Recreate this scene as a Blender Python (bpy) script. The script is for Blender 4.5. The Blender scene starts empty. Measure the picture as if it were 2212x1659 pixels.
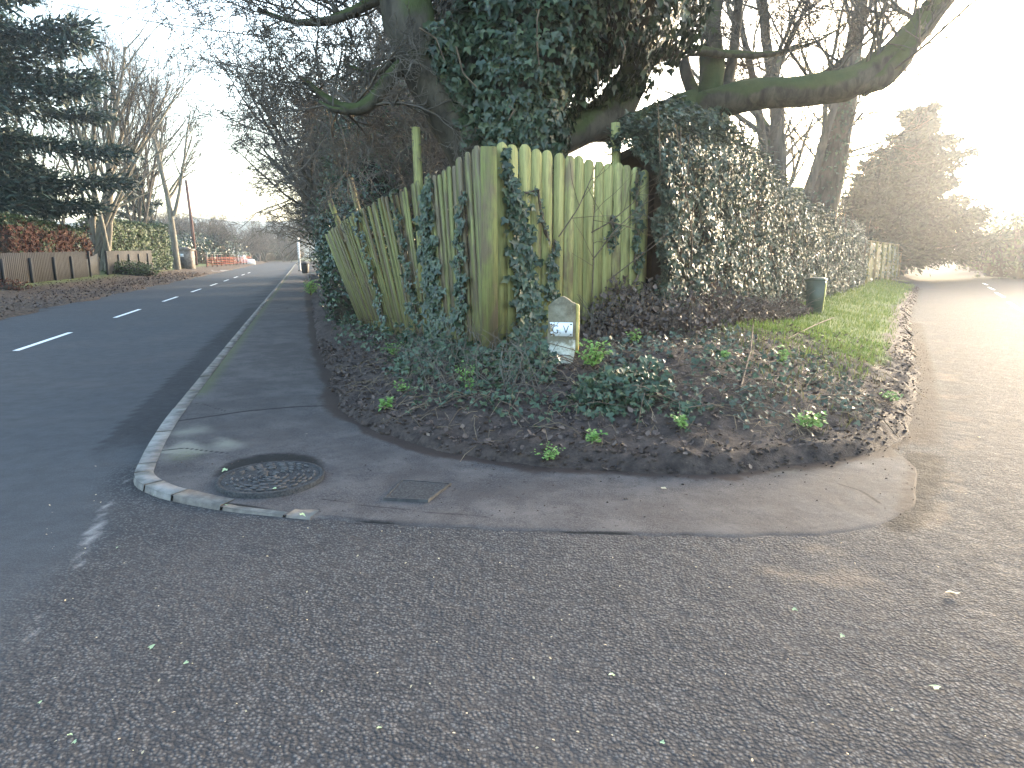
import bpy, math, random
import numpy as np

SC = bpy.context.scene
COL = SC.collection
PI = math.pi

# ------------------------------------------------------------------ camera
CAM_H = 1.55
PITCH = math.radians(10.76)
cam = bpy.data.cameras.new("camera")
cam.sensor_width = 36.0
cam.lens = 36.0 * 1469.0 / 2212.0
cam.clip_start = 0.05
cam.clip_end = 5000.0
cam_o = bpy.data.objects.new("camera", cam)
COL.objects.link(cam_o)
cam_o.location = (0, 0, CAM_H)
cam_o.rotation_euler = (PI / 2 - PITCH, 0, 0)
SC.camera = cam_o

# ------------------------------------------------------------------ sky + sun
SUN_AZ = math.radians(43.0)      # clockwise from +Y
SUN_EL = math.radians(9.0)
world = bpy.data.worlds.new("World")
SC.world = world
world.use_nodes = True
wn = world.node_tree
sky = wn.nodes.new("ShaderNodeTexSky")
sky.sky_type = 'NISHITA'
sky.sun_disc = False
sky.sun_elevation = SUN_EL
sky.sun_rotation = SUN_AZ
sky.air_density = 1.0
sky.dust_density = 3.0
sky.ozone_density = 1.0
bg = wn.nodes["Background"]
bg.inputs[1].default_value = 0.15
wn.links.new(sky.outputs[0], bg.inputs[0])

sun = bpy.data.lights.new("sun", 'SUN')
sun.energy = 1.0
sun.angle = math.radians(12.0)
sun.color = (1.0, 0.91, 0.79)
sun_o = bpy.data.objects.new("sun", sun)
COL.objects.link(sun_o)
sun_o.rotation_euler = (PI / 2 - SUN_EL, 0, PI - SUN_AZ)
sun_o.location = (40, 40, 30)

vs = SC.view_settings
vs.view_transform = 'Standard'
vs.look = 'None'
vs.gamma = 1.0
vs.use_curve_mapping = False
vs.exposure = 3.65
SC.render.engine = 'CYCLES'
cy = SC.cycles
cy.use_denoising = True
cy.max_bounces = 5
cy.diffuse_bounces = 3
cy.glossy_bounces = 2
cy.transmission_bounces = 2
cy.volume_bounces = 0
cy.transparent_max_bounces = 4
cy.caustics_reflective = False
cy.caustics_refractive = False

# ------------------------------------------------------------------ helpers
CP, SP = math.cos(PITCH), math.sin(PITCH)


def ray(u, v):
    x = (u - 1106.0) / 1469.0
    z = -(v - 829.5) / 1469.0
    return np.array((x, CP + z * SP, -SP + z * CP))


def G(u, v, h=0.0):
    d = ray(u, v)
    t = (h - CAM_H) / d[2]
    return np.array((d[0] * t, d[1] * t, h))


def P(u, v, y):
    d = ray(u, v)
    t = y / d[1]
    return np.array((d[0] * t, y, CAM_H + d[2] * t))


def proj(p):
    p = np.asarray(p, float)
    x, y, z = p[..., 0], p[..., 1], p[..., 2] - CAM_H
    f = y * CP - z * SP
    up = y * SP + z * CP
    return 1106 + 1469 * x / f, 829.5 - 1469 * up / f


def nrm(a):
    a = np.asarray(a, float)
    return a / np.maximum(np.linalg.norm(a, axis=-1, keepdims=True), 1e-9)


def fnoise(x, y, z=0.0, s=1.0, seed=0.0):
    """cheap smooth pseudo noise, about -1..1"""
    x = np.asarray(x) * s + seed * 3.1
    y = np.asarray(y) * s + seed * 1.7
    z = np.asarray(z) * s + seed * 2.3
    return (np.sin(x * 1.9 + 1.3 * np.sin(y * 1.7 + z)) + np.sin(y * 2.3 + 1.1 * np.sin(z * 1.9 - x * 1.3))
            + np.sin(z * 2.1 + 1.2 * np.sin(x * 2.9 + y)) + 0.5 * np.sin(x * 5.3 + y * 4.1 + z * 4.7)) / 3.0


def sstep(a, b, x):
    t = np.clip((np.asarray(x, float) - a) / (b - a), 0, 1)
    return t * t * (3 - 2 * t)


def mk(name, V, polys, smooth=False, attrs=None, uv=None):
    V = np.asarray(V, np.float32).reshape(-1, 3)
    me = bpy.data.meshes.new(name)
    me.vertices.add(len(V))
    me.vertices.foreach_set("co", V.ravel())
    if isinstance(polys, np.ndarray):
        polys = [polys]
    polys = [np.asarray(p, np.int32) for p in polys if len(p)]
    tot = np.concatenate([np.full(len(p), p.shape[1], np.int32) for p in polys])
    li = np.concatenate([p.ravel() for p in polys])
    me.loops.add(len(li))
    me.loops.foreach_set("vertex_index", li)
    me.polygons.add(len(tot))
    st = np.zeros(len(tot), np.int32)
    st[1:] = np.cumsum(tot)[:-1]
    me.polygons.foreach_set("loop_start", st)
    me.polygons.foreach_set("loop_total", tot)
    if smooth:
        me.polygons.foreach_set("use_smooth", np.ones(len(tot), bool))
    if attrs:
        for k, a in attrs.items():
            at = me.attributes.new(k, 'FLOAT', 'POINT')
            at.data.foreach_set("value", np.asarray(a, np.float32).ravel())
    me.update(calc_edges=True)
    return me


def put(name, me, mat, parent=None, loc=None, kind=None, label=None, cat=None, group=None):
    o = bpy.data.objects.new(name, me)
    COL.objects.link(o)
    if mat is not None and me is not None and len(me.materials) == 0:
        me.materials.append(mat)
    if parent is not None:
        o.parent = parent
    if loc is not None:
        o.location = loc
    tag(o, label, cat, group, kind)
    return o


def tag(o, label=None, cat=None, group=None, kind=None):
    if label: o["label"] = label
    if cat: o["category"] = cat
    if group: o["group"] = group
    if kind: o["kind"] = kind
    return o


def thing(name, label, cat, loc=(0, 0, 0), group=None, rz=0.0):
    o = bpy.data.objects.new(name, None)
    o.empty_display_size = 0.2
    COL.objects.link(o)
    o.location = loc
    o.rotation_euler = (0, 0, rz)
    return tag(o, label, cat, group)


def wpart(name, V, polys, mat, parent, smooth=False, kind=None, attrs=None, label=None):
    """part whose vertices are given in world space, parent is an unrotated Empty"""
    V = np.asarray(V, float).reshape(-1, 3) - np.array(parent.location)
    return put(name, mk(name, V, polys, smooth, attrs), mat, parent, kind=kind, label=label)


def dup(root, loc, rz=0.0, scale=1.0, label=None, group=None):
    r = root.copy()
    COL.objects.link(r)
    r.location = loc
    r.rotation_euler = (0, 0, rz)
    r.scale = scale if hasattr(scale, '__len__') else (scale,) * 3
    tag(r, label, None, group)
    for ch in list(root.children):
        c = ch.copy()
        COL.objects.link(c)
        c.parent = r
    return r


class MB:
    """collects boxes / tubes / lathes into one mesh"""
    def __init__(self):
        self.V = []; self.F = {}; self.n = 0

    def add(self, V, polys):
        V = np.asarray(V, float).reshape(-1, 3)
        for p in (polys if isinstance(polys, list) else [polys]):
            p = np.asarray(p, int)
            self.F.setdefault(p.shape[1], []).append(p + self.n)
        self.V.append(V); self.n += len(V)
        return self

    def box(self, c, s, rz=0.0, taper=1.0, lean=(0, 0)):
        """c = centre of the base, s = size"""
        x, y, z = s[0] / 2, s[1] / 2, s[2]
        b = np.array([[-x, -y, 0], [x, -y, 0], [x, y, 0], [-x, y, 0]], float)
        t = b * [taper, taper, 1] + [lean[0], lean[1], z]
        V = np.vstack([b, t])
        ca, sa = math.cos(rz), math.sin(rz)
        V = V @ np.array([[ca, sa, 0], [-sa, ca, 0], [0, 0, 1]]) + np.asarray(c, float)
        return self.add(V, np.array([[3, 2, 1, 0], [4, 5, 6, 7], [0, 1, 5, 4], [1, 2, 6, 5], [2, 3, 7, 6], [3, 0, 4, 7]]))

    def prism(self, outline, t, M=None):
        """outline in local x,z plane, thickness t along y"""
        o = np.asarray(outline, float)
        n = len(o)
        A = np.column_stack([o[:, 0], np.full(n, -t / 2), o[:, 1]])
        B = np.column_stack([o[:, 0], np.full(n, t / 2), o[:, 1]])
        V = np.vstack([A, B])
        if M is not None:
            V = V @ M[:3, :3].T + M[:3, 3]
        i = np.arange(n); j = (i + 1) % n
        return self.add(V, [np.array([i]), np.array([(i + n)[::-1]]), np.column_stack([j, i, i + n, j + n])])

    def tube(self, pts, rad, k=8):
        V, F = tubes([(pts, rad)], k, caps=True)
        return self.add(V, F)

    def lathe(self, prof, k=24, c=(0, 0, 0)):
        prof = np.asarray(prof, float)
        a = np.linspace(0, 2 * PI, k, endpoint=False)
        V = np.array([[r * math.cos(t), r * math.sin(t), z] for r, z in prof for t in a]) + np.asarray(c, float)
        F = []
        for i in range(len(prof) - 1):
            for j in range(k):
                F.append([i * k + j, i * k + (j + 1) % k, (i + 1) * k + (j + 1) % k, (i + 1) * k + j])
        self.add(V, np.array(F))
        return self

    def mesh(self, name, smooth=False):
        return mk(name, np.vstack(self.V), [np.vstack(f) for f in self.F.values()], smooth)


def tubes(chains, k=5, caps=False):
    """chains: list of (pts[n,3], rad[n]) -> verts, quads (vectorised per chain length)"""
    by = {}
    for pts, rad in chains:
        by.setdefault(len(pts), []).append((pts, rad))
    Vs, Fs, off = [], [], 0
    ang = np.linspace(0, 2 * PI, k, endpoint=False)
    ca, sa = np.cos(ang), np.sin(ang)
    T3 = []
    for n, lst in by.items():
        A = np.array([c[0] for c in lst], float)
        R = np.array([c[1] for c in lst], float)
        T = np.empty_like(A)
        T[:, 1:-1] = A[:, 2:] - A[:, :-2]
        T[:, 0] = A[:, 1] - A[:, 0]
        T[:, -1] = A[:, -1] - A[:, -2]
        T = nrm(T)
        gd = nrm(A[:, -1] - A[:, 0])
        ref = np.where(np.abs(gd[:, 2:3]) < 0.75, np.array([[0., 0, 1]]), np.array([[1., 0, 0]]))[:, None, :]
        a = nrm(np.cross(T, np.broadcast_to(ref, T.shape)))
        b = np.cross(T, a)
        V = A[:, :, None, :] + R[:, :, None, None] * (a[:, :, None, :] * ca[:, None] + b[:, :, None, :] * sa[:, None])
        m = len(lst)
        base = off + (np.arange(m) * n * k)[:, None, None] + (np.arange(n - 1) * k)[None, :, None]
        j = np.arange(k)[None, None, :]
        j2 = (j + 1) % k
        F = np.stack([base + j, base + j2, base + k + j2, base + k + j], -1).reshape(-1, 4)
        Vs.append(V.reshape(-1, 3)); Fs.append(F)
        if caps:
            for q in range(m):
                T3.append([off + q * n * k + i for i in range(k)][::-1])
                T3.append([off + q * n * k + (n - 1) * k + i for i in range(k)])
        off += m * n * k
    F = [np.vstack(Fs)]
    if caps:
        F.append(np.array(T3))
    return np.vstack(Vs), F


LEAF = {
    'ivy': (np.array([[0, 0, 0], [-.33, -.10, .03], [-.52, .26, -.04], [-.25, .40, .04], [0, 1.0, -.10], [.25, .40, .04], [.52, .26, -.04], [.33, -.10, .03], [0, .33, -.07]], float),
            np.array([[8, 0, 7], [8, 7, 6], [8, 6, 5], [8, 5, 4], [8, 4, 3], [8, 3, 2], [8, 2, 1], [8, 1, 0]])),
    'oval': (np.array([[0, 0, 0], [-.30, .45, .10], [0, 1, 0], [.30, .45, .10]], float), np.array([[0, 3, 2], [0, 2, 1]])),
    'curl': (np.array([[0, 0, 0], [-.32, .35, .16], [-.2, .75, .1], [0, 1, .22], [.24, .7, .14], [.30, .3, .2], [0, .5, 0]], float),
             np.array([[6, 0, 5], [6, 5, 4], [6, 4, 3], [6, 3, 2], [6, 2, 1], [6, 1, 0]])),
    'blade': (np.array([[-.03, 0, 0], [.03, 0, 0], [.02, .55, .06], [0, 1, .25]], float), np.array([[0, 1, 2], [0, 2, 3]])),
    'needle': (np.array([[0, 0, 0], [-.13, .5, .0], [0, 1, -.05], [.13, .5, .0]], float), np.array([[0, 3, 2], [0, 2, 1]])),
}


def leaves(pos, nor, tip, size, shape='ivy', rng=None):
    """oriented leaf cloud -> V, F, rnd attribute"""
    B, T = LEAF[shape]
    pos = np.asarray(pos, float)
    n = len(pos)
    nor = nrm(nor)
    tip = np.asarray(tip, float)
    yy = nrm(tip - nor * np.sum(tip * nor, -1, keepdims=True))
    xx = np.cross(yy, nor)
    s = np.broadcast_to(np.asarray(size, float), (n,))[:, None, None]
    V = pos[:, None, :] + s * (xx[:, None, :] * B[None, :, :1] + yy[:, None, :] * B[None, :, 1:2] + nor[:, None, :] * B[None, :, 2:])
    F = (np.arange(n) * len(B))[:, None, None] + T[None]
    r = (rng or np.random.default_rng(1)).random(n)
    return V.reshape(-1, 3), F.reshape(-1, 3), np.repeat(r, len(B))


def pdist(pts, poly):
    """distance from pts[n,2] to an open polyline"""
    pts = np.asarray(pts, float)
    d = np.full(len(pts), 1e9)
    for a, b in zip(poly[:-1], poly[1:]):
        a = np.asarray(a, float)[:2]; b = np.asarray(b, float)[:2]
        ab = b - a
        t = np.clip(((pts - a) @ ab) / max(ab @ ab, 1e-9), 0, 1)
        d = np.minimum(d, np.linalg.norm(pts - a - t[:, None] * ab, axis=1))
    return d


def inside(pts, poly):
    x, y = pts[:, 0], pts[:, 1]
    c = np.zeros(len(pts), bool)
    n = len(poly)
    for i in range(n):
        x1, y1 = poly[i][:2]; x2, y2 = poly[(i + 1) % n][:2]
        if y1 == y2: continue
        k = ((y1 > y) != (y2 > y)) & (x < (x2 - x1) * (y - y1) / (y2 - y1) + x1)
        c ^= k
    return c


def resample(pts, n):
    pts = np.asarray(pts, float)
    s = np.r_[0, np.cumsum(np.linalg.norm(np.diff(pts, axis=0), axis=1))]
    q = np.linspace(0, s[-1], n)
    return np.column_stack([np.interp(q, s, pts[:, i]) for i in range(pts.shape[1])])


# ------------------------------------------------------------------ materials
class NT:
    def __init__(self, name):
        self.m = bpy.data.materials.new(name)
        self.m.use_nodes = True
        self.t = self.m.node_tree
        self.b = self.t.nodes["Principled BSDF"]
        self.tc = self.t.nodes.new("ShaderNodeTexCoord")
        self.co = self.tc.outputs["Object"]

    def n(self, k, **kw):
        x = self.t.nodes.new(k)
        for a, b in kw.items():
            setattr(x, a, b)
        return x

    def l(self, a, b):
        self.t.links.new(a, b)

    def setv(self, sock, v):
        if hasattr(v, "links") or isinstance(v, bpy.types.NodeSocket):
            self.l(v, sock)
        else:
            sock.default_value = v

    def world_co(self):
        g = self.n("ShaderNodeNewGeometry")
        self.co = g.outputs["Position"]

    def map(self, scale):
        x = self.n("ShaderNodeMapping")
        x.inputs["Scale"].default_value = scale
        self.l(self.co, x.inputs["Vector"])
        return x.outputs[0]

    def noise(self, scale, detail=4, rough=.55, vec=None, dist=0.0):
        x = self.n("ShaderNodeTexNoise")
        x.inputs["Scale"].default_value = scale
        x.inputs["Detail"].default_value = detail
        x.inputs["Roughness"].default_value = rough
        x.inputs["Distortion"].default_value = dist
        self.l(vec or self.co, x.inputs["Vector"])
        return x.outputs["Fac"]

    def voro(self, scale, vec=None, feature='F1', rnd=1.0):
        x = self.n("ShaderNodeTexVoronoi", feature=feature)
        x.inputs["Scale"].default_value = scale
        x.inputs["Randomness"].default_value = rnd
        self.l(vec or self.co, x.inputs["Vector"])
        return x

    def ramp(self, fac, stops):
        x = self.n("ShaderNodeValToRGB")
        while len(x.color_ramp.elements) < len(stops):
            x.color_ramp.elements.new(0.5)
        for e, (p, c) in zip(x.color_ramp.elements, stops):
            e.position = p
            e.color = (*c, 1) if len(c) == 3 else c
        self.l(fac, x.inputs[0])
        return x.outputs[0]

    def mix(self, fac, a, b, mode='MIX'):
        x = self.n("ShaderNodeMix", data_type='RGBA', blend_type=mode)
        self.setv(x.inputs[0], fac)
        for s, v in ((x.inputs[6], a), (x.inputs[7], b)):
            if isinstance(v, tuple): v = (*v, 1) if len(v) == 3 else v
            self.setv(s, v)
        return x.outputs[2]

    def math(self, op, a, b=0.0, clamp=False):
        x = self.n("ShaderNodeMath", operation=op, use_clamp=clamp)
        self.setv(x.inputs[0], a); self.setv(x.inputs[1], b)
        return x.outputs[0]

    def attr(self, name):
        x = self.n("ShaderNodeAttribute", attribute_name=name)
        return x.outputs["Fac"]

    def rng(self, f, a, b, c=0.0, d=1.0):
        x = self.n("ShaderNodeMapRange", interpolation_type='SMOOTHSTEP')
        self.l(f, x.inputs[0])
        for i, v in enumerate((a, b, c, d)): x.inputs[i + 1].default_value = v
        return x.outputs[0]

    def bump(self, h, strength, dist, prev=None):
        x = self.n("ShaderNodeBump")
        x.inputs["Strength"].default_value = strength
        x.inputs["Distance"].default_value = dist
        self.l(h, x.inputs["Height"])
        if prev is not None: self.l(prev, x.inputs["Normal"])
        return x.outputs[0]

    def done(self, col, rough=.8, spec=.3, normal=None, trans=None):
        if isinstance(col, tuple): col = (*col, 1)
        self.setv(self.b.inputs["Base Color"], col)
        self.setv(self.b.inputs["Roughness"], rough)
        self.b.inputs["Specular IOR Level"].default_value = spec
        if normal is not None: self.l(normal, self.b.inputs["Normal"])
        if trans:
            tr = self.n("ShaderNodeBsdfTranslucent")
            self.setv(tr.inputs[0], col)
            if normal is not None: self.l(normal, tr.inputs["Normal"])
            mx = self.n("ShaderNodeMixShader")
            mx.inputs[0].default_value = trans
            self.l(self.b.outputs[0], mx.inputs[1]); self.l(tr.outputs[0], mx.inputs[2])
            self.l(mx.outputs[0], self.t.nodes["Material Output"].inputs[0])
        return self.m


def simple(name, c1, c2, scale=3.0, rough=.8, spec=.3, bump=0.0, bs=20.0, bd=.01, stretch=None):
    n = NT(name)
    v = n.map(stretch) if stretch else None
    f = n.noise(scale, 5, .6, v)
    c = n.mix(n.rng(f, .32, .68), c1, c2)
    nn = n.bump(n.noise(bs, 5, .6, v), bump, bd) if bump else None
    return n.done(c, rough, spec, nn)


def leafmat(name, stops, rough=.4, spec=.5, trans=.15, scale=.6):
    n = NT(name)
    n.world_co()
    f = n.math('ADD', n.math('MULTIPLY', n.attr("rnd"), .75), n.math('MULTIPLY', n.noise(scale, 3), .25))
    return n.done(n.ramp(f, stops), rough, spec, None, trans)


MAT = {}
MAT['ivy'] = leafmat('ivy_leaves', [(0, (.012, .022, .014)), (.4, (.025, .044, .026)), (.75, (.050, .076, .042)), (.93, (.10, .12, .06)), (1, (.16, .14, .07))], .40, .4, .08)
MAT['ivy_hedge'] = leafmat('ivy_hedge_leaves', [(0, (.022, .034, .028)), (.4, (.045, .066, .050)), (.75, (.080, .105, .072)), (1, (.14, .15, .11))], .50, .32, .10)
MAT['ivy_ground'] = leafmat('ivy_ground_leaves', [(0, (.016, .030, .018)), (.45, (.030, .056, .032)), (.8, (.058, .088, .046)), (.92, (.10, .11, .05)), (1, (.15, .11, .06))], .46, .38, .1)
MAT['fresh'] = leafmat('fresh_leaves', [(0, (.07, .15, .03)), (.6, (.13, .25, .055)), (1, (.24, .34, .10))], .5, .4, .25)
MAT['conifer'] = leafmat('conifer_needles', [(0, (.010, .022, .020)), (.5, (.020, .042, .036)), (1, (.045, .075, .055))], .55, .3, .1)
MAT['yew'] = leafmat('yew_needles', [(0, (.006, .014, .011)), (.5, (.013, .026, .019)), (1, (.030, .046, .03))], .8, .08, 0)
MAT['hedge_green'] = leafmat('hedge_green', [(0, (.014, .030, .014)), (.5, (.030, .058, .022)), (1, (.085, .125, .04))], .55, .3, .1)
MAT['hedge_brown'] = leafmat('hedge_brown', [(0, (.035, .014, .011)), (.4, (.085, .032, .022)), (.7, (.125, .052, .033)), (1, (.05, .06, .03))], .7, .2, .1, .5)
MAT['holly'] = leafmat('holly_leaves', [(0, (.009, .020, .013)), (.5, (.020, .042, .024)), (1, (.06, .10, .04))], .36, .5, .08)
MAT['litter'] = leafmat('leaf_litter', [(0, (.026, .019, .018)), (.45, (.062, .044, .038)), (.8, (.105, .076, .062)), (.95, (.15, .11, .085)), (1, (.27, .20, .14))], .62, .35, .05, 2.0)
MAT['grass'] = leafmat('grass_blades', [(0, (.045, .085, .015)), (.5, (.10, .17, .03)), (1, (.22, .25, .06))], .55, .3, .25, 1.0)
MAT['drygrass'] = leafmat('dry_grass', [(0, (.05, .05, .02)), (.5, (.10, .10, .04)), (1, (.20, .17, .09))], .7, .3, .2, 1.0)


def bark(name, c1, c2, moss=None, mfac=.5, scale=6.0):
    n = NT(name)
    n.world_co()
    v = n.map((1, 1, .25))
    f = n.noise(scale, 6, .65, v, .6)
    c = n.mix(n.rng(f, .3, .7), c1, c2)
    if moss:
        g = n.n("ShaderNodeNewGeometry")
        s = n.n("ShaderNodeSeparateXYZ")
        n.l(g.outputs["Normal"], s.inputs[0])
        up = n.math('ADD', n.math('MULTIPLY', s.outputs[2], .45), n.noise(2.2, 4))
        mm = n.mix(n.noise(9, 3), moss, tuple(q * 1.9 for q in moss))
        c = n.mix(n.rng(up, .95 - mfac, 1.15 - mfac), c, mm)
    return n.done(c, .9, .2, n.bump(n.noise(scale * 4, 6, .7, v), .7, .02))


MAT['bark'] = bark('bark', (.034, .030, .026), (.095, .083, .068), (.045, .055, .02), .22)
MAT['bark_far'] = simple('bark_far', (.055, .050, .046), (.12, .108, .095), 1.5, .9, .1)
MAT['bark_oak'] = bark('mossy_bark', (.030, .027, .023), (.085, .075, .06), (.036, .045, .018), .50, 7)
MAT['bark_pale'] = bark('pale_bark', (.10, .095, .075), (.24, .22, .18), (.07, .085, .03), .28, 5)
MAT['twig_brown'] = simple('twig_brown', (.068, .060, .053), (.14, .124, .108), 1.2, .9, .1)
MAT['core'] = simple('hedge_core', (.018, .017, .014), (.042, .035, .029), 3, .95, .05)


def fence_mat(name, green1, green2, brown, amount):
    n = NT(name)
    oi = n.n("ShaderNodeObjectInfo")
    ad = n.n("ShaderNodeVectorMath", operation='ADD')
    cb = n.n("ShaderNodeCombineXYZ")
    n.l(n.math('MULTIPLY', oi.outputs["Random"], 37.0), cb.inputs[0])
    n.l(n.math('MULTIPLY', oi.outputs["Random"], 91.0), cb.inputs[2])
    n.l(n.co, ad.inputs[0]); n.l(cb.outputs[0], ad.inputs[1])
    n.co = ad.outputs[0]
    v = n.map((6, 6, .55))
    f = n.noise(2.2, 6, .62, v, .4)
    c = n.mix(n.rng(f, .3, .72), green1, green2)
    blot = n.noise(2.0, 5, .6, n.map((2.2, 2.2, .8)))
    br = n.rng(n.math('ADD', blot, n.math('MULTIPLY', oi.outputs["Random"], .16)), .72 - amount, .90 - amount)
    c = n.mix(br, c, brown)
    grain = n.noise(14, 5, .7, n.map((9, 9, .35)), .3)
    c = n.mix(n.rng(grain, .42, .75, 0, .65), c, tuple(q * .35 for q in brown), 'MIX')
    # each board weathered a little differently
    k = n.math('ADD', n.math('MULTIPLY', oi.outputs["Random"], .36), .82)
    cc = n.n("ShaderNodeVectorMath", operation='SCALE')
    n.l(c, cc.inputs[0]); n.l(k, cc.inputs["Scale"])
    return n.done(cc.outputs[0], .82, .25, n.bump(grain, .5, .006))


MAT['fence'] = fence_mat('algae_fence_boards', (.20, .20, .075), (.36, .35, .145), (.16, .13, .075), .13)
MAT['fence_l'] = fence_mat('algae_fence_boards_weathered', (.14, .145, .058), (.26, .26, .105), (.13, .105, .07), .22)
MAT['post'] = fence_mat('corner_post_timber', (.12, .125, .04), (.20, .20, .07), (.13, .10, .06), .22)
MAT['fence_grey'] = fence_mat('grey_fence_boards', (.020, .0185, .0175), (.040, .037, .034), (.020, .017, .016), .15)
MAT['fence_far'] = fence_mat('far_fence_boards', (.16, .15, .07), (.27, .25, .12), (.09, .07, .05), .2)
MAT['dark_timber'] = simple('dark_timber', (.018, .020, .020), (.04, .042, .045), 4, .7, .3, .3, 30, .004, (1, 1, .2))
MAT['green_post'] = simple('green_post', (.16, .20, .05), (.27, .30, .09), 4, .8, .2, .3, 30, .004)
MAT['concrete'] = simple('kerb_concrete', (.085, .082, .078), (.20, .19, .18), 7, .85, .25, .5, 60, .004)
MAT['kerb_worn'] = simple('worn_kerb_concrete', (.075, .068, .062), (.15, .135, .122), 9, .85, .25, .6, 60, .005)
MAT['iron'] = simple('cast_iron', (.018, .018, .020), (.045, .043, .043), 14, .7, .25, .5, 50, .003)
MAT['tar'] = simple('gritty_tar', (.016, .017, .019), (.050, .050, .052), 70, .85, .2, .9, 160, .006)
MAT['paint'] = None
MAT['white'] = simple('white_paint', (.55, .55, .54), (.80, .80, .79), 9, .5, .4)
MAT['green_plastic'] = simple('green_plastic', (.035, .060, .045), (.05, .078, .058), 3, .45, .5, .15, 40, .002)
MAT['yellow'] = simple('yellow_edge', (.34, .27, .08), (.50, .41, .17), 14, .7, .3, .4, 60, .003)
MAT['orange'] = simple('orange_plastic', (.26, .055, .03), (.36, .085, .04), 4, .7, .2)
MAT['pole'] = simple('creosoted_pole', (.07, .035, .032), (.13, .07, .06), 5, .8, .2, .3, 20, .01, (1, 1, .1))
MAT['black'] = simple('black_rubber', (.012, .012, .012), (.02, .02, .02), 5, .6, .4)
MAT['brick'] = simple('stone_pier', (.10, .09, .08), (.20, .18, .16), 6, .9, .2, .6, 12, .02)
MAT['glass'] = NT('car_glass').done((.02, .025, .03), .08, .6)
MAT['carpaint'] = NT('car_paint').done((.6, .62, .64), .25, .5)
MAT['stem'] = simple('ivy_stem', (.06, .045, .035), (.13, .10, .075), 9, .9, .1, .5, 40, .005)
MAT['letter'] = simple('letter_enamel', (.01, .01, .012), (.03, .03, .03), 20, .5, .4)


def stone_mat():
    n = NT('milestone_stone')
    s = n.n("ShaderNodeSeparateXYZ")
    n.l(n.co, s.inputs[0])
    f = n.noise(11, 6, .65)
    grey = n.mix(n.rng(f, .3, .7), (.085, .075, .05), (.19, .17, .125))
    pale = n.mix(n.rng(n.noise(16, 6, .7), .35, .62), (.26, .25, .18), (.60, .61, .56))
    h = n.math('ADD', s.outputs[2], n.math('MULTIPLY', n.math('SUBTRACT', f, .5), .22))
    c = n.mix(n.rng(h, .28, .34), pale, grey)
    c = n.mix(n.rng(n.math('ADD', s.outputs[2], n.math('MULTIPLY', f, .05)), .13, .15), (.60, .62, .58), c)
    return n.done(c, .85, .25, n.bump(n.noise(40, 6, .7), .6, .008))


def plate_mat():
    n = NT('enamel_plate')
    s = n.n("ShaderNodeSeparateXYZ")
    n.l(n.co, s.inputs[0])
    f = n.noise(26, 5, .65)
    # rust eaten towards the left and along the rim
    e = n.math('ADD', f, n.math('MULTIPLY', s.outputs[0], -1.3))
    c = n.mix(n.rng(f, .30, .36), (.16, .11, .07), (.66, .70, .76))
    c = n.mix(n.rng(e, .60, .64), c, (.20, .15, .09))
    return n.done(c, .4, .5)


MAT['stone'] = stone_mat()
MAT['plate'] = plate_mat()


def asphalt_mat():
    n = NT('asphalt')
    n.world_co()
    sm = n.attr("smooth"); pale = n.attr("pale"); tan = n.attr("tan"); dark = n.attr("dark"); mud = n.attr("mud")
    vv = n.voro(72)
    v2 = n.voro(120)
    cr = n.n("ShaderNodeSeparateColor")
    n.l(vv.outputs["Color"], cr.inputs[0])
    big = n.noise(.8, 4, .6)
    mid = n.noise(5, 5, .65)
    chip = n.mix(n.rng(cr.outputs[0], .1, .95), (.050, .049, .051), (.112, .108, .108))
    gap = n.rng(vv.outputs["Distance"], .25, .62)
    chip = n.mix(n.math('MULTIPLY', gap, .82), chip, (.026, .026, .028))
    fine = n.mix(n.rng(n.noise(150, 3, .7), .35, .7), (.040, .043, .047), (.078, .082, .088))
    c = n.mix(n.math('MULTIPLY', sm, .9), chip, fine)
    c = n.mix(n.rng(mid, .3, .75, 0, .35), c, (.030, .029, .030))
    c = n.mix(n.rng(big, .45, .75, 0, .35), c, (.085, .075, .070))
    brk = n.noise(14, 6, .7)
    c = n.mix(n.rng(n.math('MULTIPLY', tan, n.math('ADD', brk, .3)), .25, .8, 0, .6), c, (.15, .115, .085))
    c = n.mix(n.rng(n.math('MULTIPLY', pale, n.math('ADD', brk, .35)), .3, .65, 0, .7), c, (.26, .25, .245))
    c = n.mix(n.rng(n.math('MULTIPLY', dark, n.math('ADD', brk, .5)), .2, .8, 0, .85), c, (.012, .012, .013))
    c = n.mix(n.rng(n.math('MULTIPLY', mud, n.math('ADD', brk, .4)), .3, .7, 0, .92), c, n.mix(mid, (.016, .012, .011), (.05, .036, .028)))
    c = n.mix(n.rng(n.noise(.35, 3, .5), .4, .65, 0, .3), c, (.042, .043, .048))
    s2 = n.n("ShaderNodeSeparateColor")
    n.l(v2.outputs["Color"], s2.inputs[0])
    lump = n.math('ADD', n.math('SUBTRACT', 1.0, vv.outputs["Distance"]), n.math('ADD', n.math('MULTIPLY', cr.outputs[1], .8), n.math('MULTIPLY', s2.outputs[0], .35)))
    lump = n.math('MULTIPLY', lump, n.rng(n.noise(9, 3, .6), .3, .6, .35, 1.0))
    hh = n.math('MULTIPLY', lump, n.math('SUBTRACT', 1.0, n.math('MULTIPLY', sm, .75)))
    b1 = n.bump(hh, .7, .009)
    b2 = n.bump(n.noise(220, 3, .7), .35, .004, b1)
    b3 = n.bump(mid, .25, .03, b2)
    r = n.mix(mid, (.72,) * 3, (.95,) * 3)
    return n.done(c, r, .07, b3)


MAT['asphalt'] = asphalt_mat()


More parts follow.
